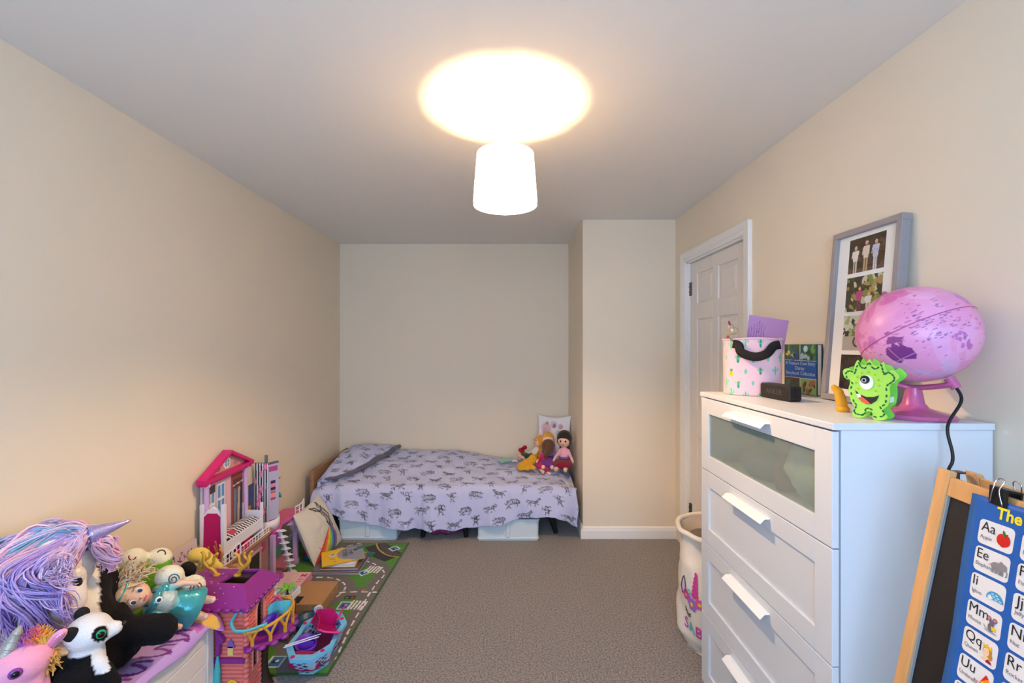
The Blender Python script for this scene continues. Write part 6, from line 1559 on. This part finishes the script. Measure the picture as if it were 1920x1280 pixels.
# ---- small panda
sp_ = thing('plush_panda', 'small black and white plush panda with green eyes at the blanket edge', 'plush toy', (-1.16, 1.2, bz0), world=True)
h2 = P(166, 1184, 1.20)
def pv(r_, t_, z_): return h2+vr*r_+vt*t_+Vector((0, 0, z_))
RV = Matrix((vr, -vt, Vector((0, 0, 1)))).transposed()
def sp_col(c):
    d = c-h2; r_, t_, z_ = d.dot(vr), d.dot(vt), d.z
    if z_ > -.043:
        if (r_-.021)**2/.017**2+(z_-.003+.3*(r_-.02))**2/.021**2 < 1 and t_ > .02: return BK
        return (228, 226, 226)
    if -.004 < r_+.15*z_ < .026 and t_ > .0 and z_ > -.10: return (226, 224, 224)
    return BK
blob('body', [('s', h2, (.052, .052, .046)), ('c', pv(.02, .012, -.006), pv(.053, .018, -.006), .033, .019), ('c', pv(0, 0, -.02), pv(-.01, 0, -.11), .034, .05), ('s', pv(-.012, 0, -.17), (.068, .068, .064)), ('c', pv(.02, .03, -.085), pv(.045, .055, -.14), .022, .021), ('c', pv(-.045, .02, -.085), pv(-.06, .045, -.14), .022, .021), ('c', pv(.0, .03, -.2), pv(.03, .08, -.205), .028, .026)], .0058, fur, sp_, sp_col, 3, warp=lambda c: Vector((c.x, c.y, max(bz0+.002, c.z))))
m_bf = mat('black_felt', (16, 15, 17), .9)
B().ball(pv(-.034, .03, .022), (.017, .010, .021), 12, 8, RV @ rotm(0, -.5, 0)).mk('ear', m_bf, sp_, smooth='all')
B().ball(pv(-.012, -.03, .042), (.017, .010, .018), 12, 8, RV).mk('ear', m_bf, sp_, smooth='all')
ee = B().ball(pv(.022, .046, .004), (.0115, .006, .012), 14, 8, RV).mk('eye', plastic((40, 150, 90), .05), sp_, smooth='all', label='green glitter eye')
B().ball(pv(.0225, .0505, .004), (.0078, .004, .0083), 12, 7, RV).mk('pupil', plastic((12, 12, 14), .05), ee, smooth='all')
B().ball(pv(.072, .022, .001), (.006, .008, .0055), 10, 6, RV).mk('nose', plastic((16, 15, 16), .2), sp_, smooth='all')

# ---- small pink unicorn
pu = thing('plush_unicorn', 'small pink plush unicorn with rainbow tuft nearest the camera', 'plush toy', (-1.22, 1.08, bz0), world=True)
h3 = P(38, 1240, 1.09)
def qv(r_, t_, z_): return h3+vr*r_+vt*t_+Vector((0, 0, z_))
blob('body', [('s', h3, (.062, .062, .05)), ('c', h3, qv(-.07, .03, -.03), .042, .036), ('c', h3, (-1.22, 1.1, .53), .045, .055), ('s', (-1.23, 1.09, .485), (.075, .07, .055))], .0075, mat('pink_plush', (236, 160, 190), .9, sheen=.2, bump=(200, .4, .003)), pu, None, 4)
B().lathe([(.018, 0), (.015, .014), (.0165, .016), (.0125, .03), (.0135, .032), (.010, .046), (.0105, .048), (.004, .062), (.001, .065)], qv(-.022, .012, .036), 16, align((.3, .25, 1))).mk('horn', mat('silver_cloth', (168, 166, 160), .4, metal=.4, bump=(300, .5, .002)), pu, smooth=True)
er = B().ball(qv(.06, .012, .032), (.015, .009, .03), 12, 8, RV @ rotm(.2, .8, 0)).mk('ear', mat('pink_plush', rough=.9), pu, smooth='all')
B().ball(qv(.062, .02, .033), (.009, .004, .022), 10, 7, RV @ rotm(.2, .8, 0)).mk('ear_lining', mat('pink_sequin', (226, 150, 190), .2, metal=.4, bump=(300, .6, .002)), er, smooth='all')
tb2 = B(); rnd = random.Random(5)
for k in range(260):
    t_ = rnd.random(); c = [(150, 90, 190), (222, 110, 150), (236, 130, 70), (240, 190, 70)][min(3, int(t_*4))]
    S0 = qv(-.005+.05*t_, rnd.uniform(-.02, .02), .046-.012*t_); d = Vector((rnd.uniform(-.4, .6), rnd.uniform(-.7, .5), 1)).normalized()*rnd.uniform(.02, .038)
    tb2.paint(c); tb2.tube([S0, S0+d*.5, S0+d+Vector((rnd.uniform(0, .008), 0, -.004))], [.003, .0028, .001], 4)
for k in range(120):
    S0 = qv(.05+rnd.uniform(-.008, .012), rnd.uniform(-.02, .015), -.01+rnd.uniform(-.03, .01)); tb2.paint((220, 170, 80)); tb2.tube([S0, S0+Vector((rnd.uniform(.005, .03), rnd.uniform(-.02, 0), rnd.uniform(-.02, .012)))], [.003, .001], 4)
tf = tb2.mk('rainbow_tuft', painted('hair'), pu, recalc=False, label='rainbow coloured tuft'); tf['kind'] = 'stuff'
e3 = qv(-.006, .06, .004); oo = B().ball(e3, (.013, .007, .0125), 16, 8, RV).mk('eye', plastic((130, 60, 150), .1), pu, smooth='all', label='purple glitter eye')
B().ball(e3+vt*.005, (.008, .005, .008), 12, 7, RV).mk('pupil', plastic((14, 12, 18), .05), oo, smooth='all')

# ---- baby doll in a teal dress lying on the pile
ft, hd_ = Vector((-1.118, 1.625, .475)), Vector((-1.268, 1.475, .605))
za = (hd_-ft).normalized(); fr = Vector((.45, -.75, .5)); fr = (fr-za*fr.dot(za)).normalized(); xa_ = fr.cross(za)*-1
DM = Matrix((xa_, -fr, za)).transposed().to_4x4(); DM.translation = ft
dd = bpy.data.objects.new('baby_doll', None); COL.objects.link(dd); dd.matrix_world = DM; dd.rotation_euler = DM.to_euler(); dd.location = ft
tag(dd, 'blonde baby doll in a shiny teal dress lying on the toy pile', 'doll')
SKN = (234, 188, 160)
DL = (hd_-ft).length
hz_ = DL
blob('body', [('s', (0, 0, hz_), (.047, .048, .05)), ('s', (0, -.016, hz_-.016), (.036, .034, .03)), ('c', (0, 0, hz_-.05), (0, 0, hz_-.07), .018), ('c', (0, 0, hz_-.09), (0, 0, .09), .032, .036),
              ('c', (-.03, -.005, hz_-.078), (-.06, -.03, hz_-.125), .015, .012), ('c', (-.06, -.03, hz_-.125), (-.066, -.055, hz_-.165), .011, .011), ('c', (.03, -.005, hz_-.078), (.062, -.02, hz_-.12), .015, .012), ('c', (.062, -.02, hz_-.12), (.068, -.04, hz_-.16), .011, .011),
              ('c', (-.022, 0, .08), (-.026, -.008, .012), .020, .015), ('c', (.022, 0, .08), (.026, -.008, .012), .020, .015), ('s', (-.027, -.022, .006), (.014, .022, .012)), ('s', (.027, -.022, .006), (.014, .022, .012))], .0065, mat('doll_vinyl', rough=.45, attr=True), dd,
     lambda c: SKN if (c.z > hz_-.066 or c.z < .06 or abs(c.x) > .05) else (120, 190, 196), 3)
m_sat = mat('teal_satin', (60, 160, 170), .22, metal=.35, sheen=.3, bump=(30, .3, .01))
dr_ = B().shell([(.034, hz_-.115), (.048, hz_-.15), (.062, .07), (.068, .04), (.066, .038), (.058, .07), (.04, hz_-.15)], (0, -.002, 0), 30)
dr_.v = [(x*(1+.06*math.sin(6*math.atan2(y, x))*(1 if z < hz_-.13 else 0)), y*.75, z) for x, y, z in dr_.v]; dr_.mk('skirt', m_sat, dd, smooth='all')
B().sheet(lambda u, v: Vector(((.036+.004*v)*math.cos(2*PI*u), (.034+.002*v)*math.sin(2*PI*u)-.002, hz_-.072-.048*v)), 24, 4).mk('bodice', mat('silver_lace', (186, 206, 208), .4, metal=.2, bump=(150, .8, .003)), dd, smooth='all', solid=.002)
B().tube([(.034*math.cos(2*PI*k/20), .034*math.sin(2*PI*k/20)-.004, hz_-.062) for k in range(20)], .011, 8, closed=True).mk('collar', m_sat, dd, smooth='all')
for sx in (-1, 1): B().ball((sx*.036, -.004, hz_-.082), .020, 12, 8).mk('puff_sleeve', m_sat, dd, smooth='all')
br2 = B()
for k in range(8): br2.ball((.009*math.cos(k*PI/4), -.047, hz_-.066+.009*math.sin(k*PI/4)), .004, 6, 4)
bb = B().ball((0, -.048, hz_-.066), (.011, .004, .011), 12, 7).mk('brooch', plastic((236, 240, 240), .4), dd, smooth='all'); B().ball((0, -.052, hz_-.066), (.006, .003, .006), 10, 6).mk('gem', plastic((26, 60, 66), .1), bb)
for sx in (-1, 1):
    q = B().ball((sx*.019, -.0445, hz_+.002), (.0085, .005, .010), 12, 8).mk('eye', plastic((240, 238, 236), .1), dd, smooth='all'); B().ball((sx*.018, -.048, hz_+.001), (.0058, .003, .0075), 10, 7).mk('iris', plastic((44, 60, 96), .08), q, smooth='all')
    B().tube([(sx*.028, -.042, hz_+.017), (sx*.02, -.047, hz_+.020), (sx*.011, -.047, hz_+.018)], .0016, 5).mk('brow', plastic((150, 104, 66), .6), dd)
B().ball((0, -.0505, hz_-.012), .005, 8, 6).mk('nose', plastic(SKN, .5), dd, smooth='all'); B().ball((0, -.048, hz_-.025), (.010, .003, .0035), 10, 6).mk('mouth', plastic((206, 106, 110), .4), dd, smooth='all')
blob('hair_cap', [('s', (0, .014, hz_+.012), (.054, .048, .054)), ('s', (0, -.006, hz_+.038), (.044, .038, .026))], .007, mat('blonde_hair', (214, 182, 140), .5, bump=(150, .6, .003)), dd, None, 2)
hb2 = B(); rnd = random.Random(14)
for k in range(420):
    a = rnd.uniform(0, 2*PI); el = rnd.uniform(-.1, 1.35)
    n_ = Vector((math.cos(a)*math.cos(el), math.sin(a)*math.cos(el)*.9, math.sin(el)))
    if n_.y < -.62 and el < .75: continue
    S0 = Vector((0, .012, hz_+.012))+n_*.05
    side = Vector((n_.x*1.2, abs(n_.y)*.3+.1, .25*n_.z)).normalized()
    if n_.x < 0: E = S0+Vector((-.05+rnd.uniform(-.02, .02), rnd.uniform(-.05, .03), rnd.uniform(-.06, .04)))
    else: E = S0+Vector((.04+rnd.uniform(-.02, .02), rnd.uniform(-.05, .03), rnd.uniform(-.06, .03)))
    pts = spline([S0, S0.lerp(E, .4)+n_*.012, S0.lerp(E, .8)+n_*.008, E], 4); c = rnd.choice([(222, 196, 156), (206, 172, 128), (232, 216, 190), (190, 152, 108)])
    hb2.paint(c); hb2.tube([p+Vector((math.sin(i*.9+a), math.cos(i*.8), 0))*.002 for i, p in enumerate(pts)], [.0026*(1-.6*(i/(len(pts)-1))**2) for i in range(len(pts))], 4)
hm = hb2.mk('hair_locks', painted('hair'), dd, smooth='all', recalc=False, label='loose blonde hair'); hm['kind'] = 'stuff'
B().tube([(.050*math.cos(a), .016+.048*math.sin(a)*1.0, hz_+.040) for a in [PI*1.0+PI*k/14 for k in range(15)]], .013, 8, flatten=.35).mk('headband', m_sat, dd, smooth='all')

# ---- green and white plush with swirled paws
gp = thing('plush_creature', 'green and white plush with swirls on its paws behind the doll', 'plush toy', (-1.33, 1.62, bz0), world=True)
CRM = (232, 228, 206); GRN = (112, 176, 50)
def gcol(c):
    for q, r_ in GW:
        if (c-q).length < r_: return CRM
    return GRN
GW = [(P(250, 1048, 1.62), .044), (P(296, 1046, 1.68), .046), (P(318, 1083, 1.60), .058), (P(362, 1102, 1.64), .05)]
blob('body', [('c', P(248, 1095, 1.62), P(250, 1056, 1.62), .045, .042), ('s', P(250, 1050, 1.62), .043), ('s', P(297, 1050, 1.68), .046), ('c', P(297, 1055, 1.68), P(300, 1100, 1.66), .04, .05), ('s', P(318, 1081, 1.60), (.05, .04, .042)), ('s', P(362, 1100, 1.64), (.044, .038, .044)), ('c', P(300, 1100, 1.66), P(350, 1110, 1.67), .045, .04), ('s', (-1.33, 1.60, .49), (.09, .07, .06)), ('c', P(300, 1110, 1.66), (-1.25, 1.60, .47), .05, .045)], .0085, fur, gp, gcol, 3)
def swirl(c, n_, r_, col, k0=0, k1=22):
    n_ = Vector(n_).normalized(); M3 = align(n_); pts = [c+M3 @ Vector((r_*(1-k/26)*math.cos(k*.5), r_*(1-k/26)*math.sin(k*.5), .0)) for k in range(k0, k1)]
    B().tube(pts, .0022, 6).mk('swirl', plastic(col, .7), gp, smooth=True)
swirl(P(325, 1086, 1.558), (.15, -1, .15), .020, (60, 110, 130)); swirl(P(366, 1102, 1.60), (.3, -1, .2), .021, (150, 50, 40)); swirl(P(250, 1042, 1.578), (.1, -1, .5), .020, (150, 50, 50), 6, 13); swirl(P(300, 1040, 1.635), (.1, -1, .5), .019, (70, 60, 60), 0, 6)

# ---- drawing board against the wall, crate behind the chest with crown toys
cvd_ = Cv(110, 100, (222, 206, 214), .9); r = random.Random(17)
def scrib(x0, y0, x1, y1, n_, c, w_=.012):
    for _ in range(n_):
        x, y = r.uniform(x0, x1), r.uniform(y0, y1); cvd_.line([(x, y), (x+r.uniform(-.04, .04), y+r.uniform(-.05, .05)), (x+r.uniform(-.05, .05), y+r.uniform(-.05, .05))], w_, c)
scrib(.15, .02, .45, .2, 24, (70, 100, 170)); scrib(.45, .1, .68, .7, 40, (124, 56, 140), .014); scrib(.7, .1, .95, .8, 26, (110, 70, 130)); scrib(.02, .3, .4, .8, 26, (90, 100, 150), .009)
dbo = thing('drawing', 'white sheet scribbled in purple and blue leaning on the wall', 'drawing', (-1.52, 2.02, ZF), world=True)
w0, w1 = Vector((-1.56, 1.86, 0)), Vector((-1.56, 2.17, 0))
B().sheet(lambda u, v: (w0*(1-u)+w1*u)+Vector((.012+.03*v, 0, .497-(.31)*v)), 110, 100, cvd_).mk('sheet', painted(), dbo, solid=.001)
B().span((-1.548, 1.87, ZF), (-1.522, 2.16, .19)).mk('backing_board', plastic((226, 214, 214), .7), dbo)
cr = thing('storage_crate', 'pale grey crate behind the castle holding gold dress-up toys', 'crate', (-1.36, 2.0, ZF), world=True)
m_cr = mat('grey_white_plastic', (206, 202, 204), .5)
B().span((-1.46, 1.95, ZF), (-1.26, 2.075, .375)).mk('body', m_cr, cr, bevel=.004); B().span((-1.466, 1.945, .375), (-1.254, 2.08, .40)).mk('lid', m_cr, cr, bevel=.004)
yb = thing('toy_slipper', 'pale yellow soft toy shoe on the grey crate', 'toy', (-1.39, 2.0, .402), world=True)
blob('body', [('s', P(372, 1040, 1.98), (.045, .04, .032)), ('c', P(380, 1042, 1.98), P(398, 1058, 1.98), .032, .028), ('c', P(398, 1058, 1.98), P(412, 1062, 1.99), .024, .016), ('s', P(385, 1064, 1.99), (.05, .03, .022))], .0075, cloth((232, 206, 104), .3), yb, None, 3)
b = B(); rnd = random.Random(2)
for k in range(60):
    a = rnd.uniform(0, 2*PI); p = P(366, 1056, 1.955)+Vector((.03*math.cos(a), rnd.uniform(-.01, .01), .022*math.sin(a))); b.ball(p, rnd.uniform(.003, .005), 6, 4)
b.mk('sequins', mat('silver_sequin', (196, 190, 180), .15, metal=.9), yb)['kind'] = 'stuff'
cn = thing('gold_tiara', 'brown and gold toy tiara behind the yellow shoe', 'toy', (-1.345, 2.04, .402), world=True)
cc = P(395, 1040, 2.04); cc.z = .45
for k in range(9):
    a = 2*PI*k/9; p = cc+Vector((.045*math.cos(a), .03*math.sin(a), 0))
    B().tube(spline([p+Vector((0, 0, -.045)), p+Vector((0, 0, .0)), p+Vector((.010*math.cos(a), 0, .03)), p+Vector((-.006, 0, .052+.012*(k % 3)))], 4), [.006]*9+[.004]*4, 6).mk('spike', plastic([(176, 120, 60), (206, 170, 110), (150, 90, 60)][k % 3], .35), cn, smooth='all')
B().tube([cc+Vector((.047*math.cos(2*PI*k/20), .032*math.sin(2*PI*k/20), -.04)) for k in range(20)], .007, 6, closed=True).mk('band', plastic((190, 150, 90), .35), cn, smooth=True)
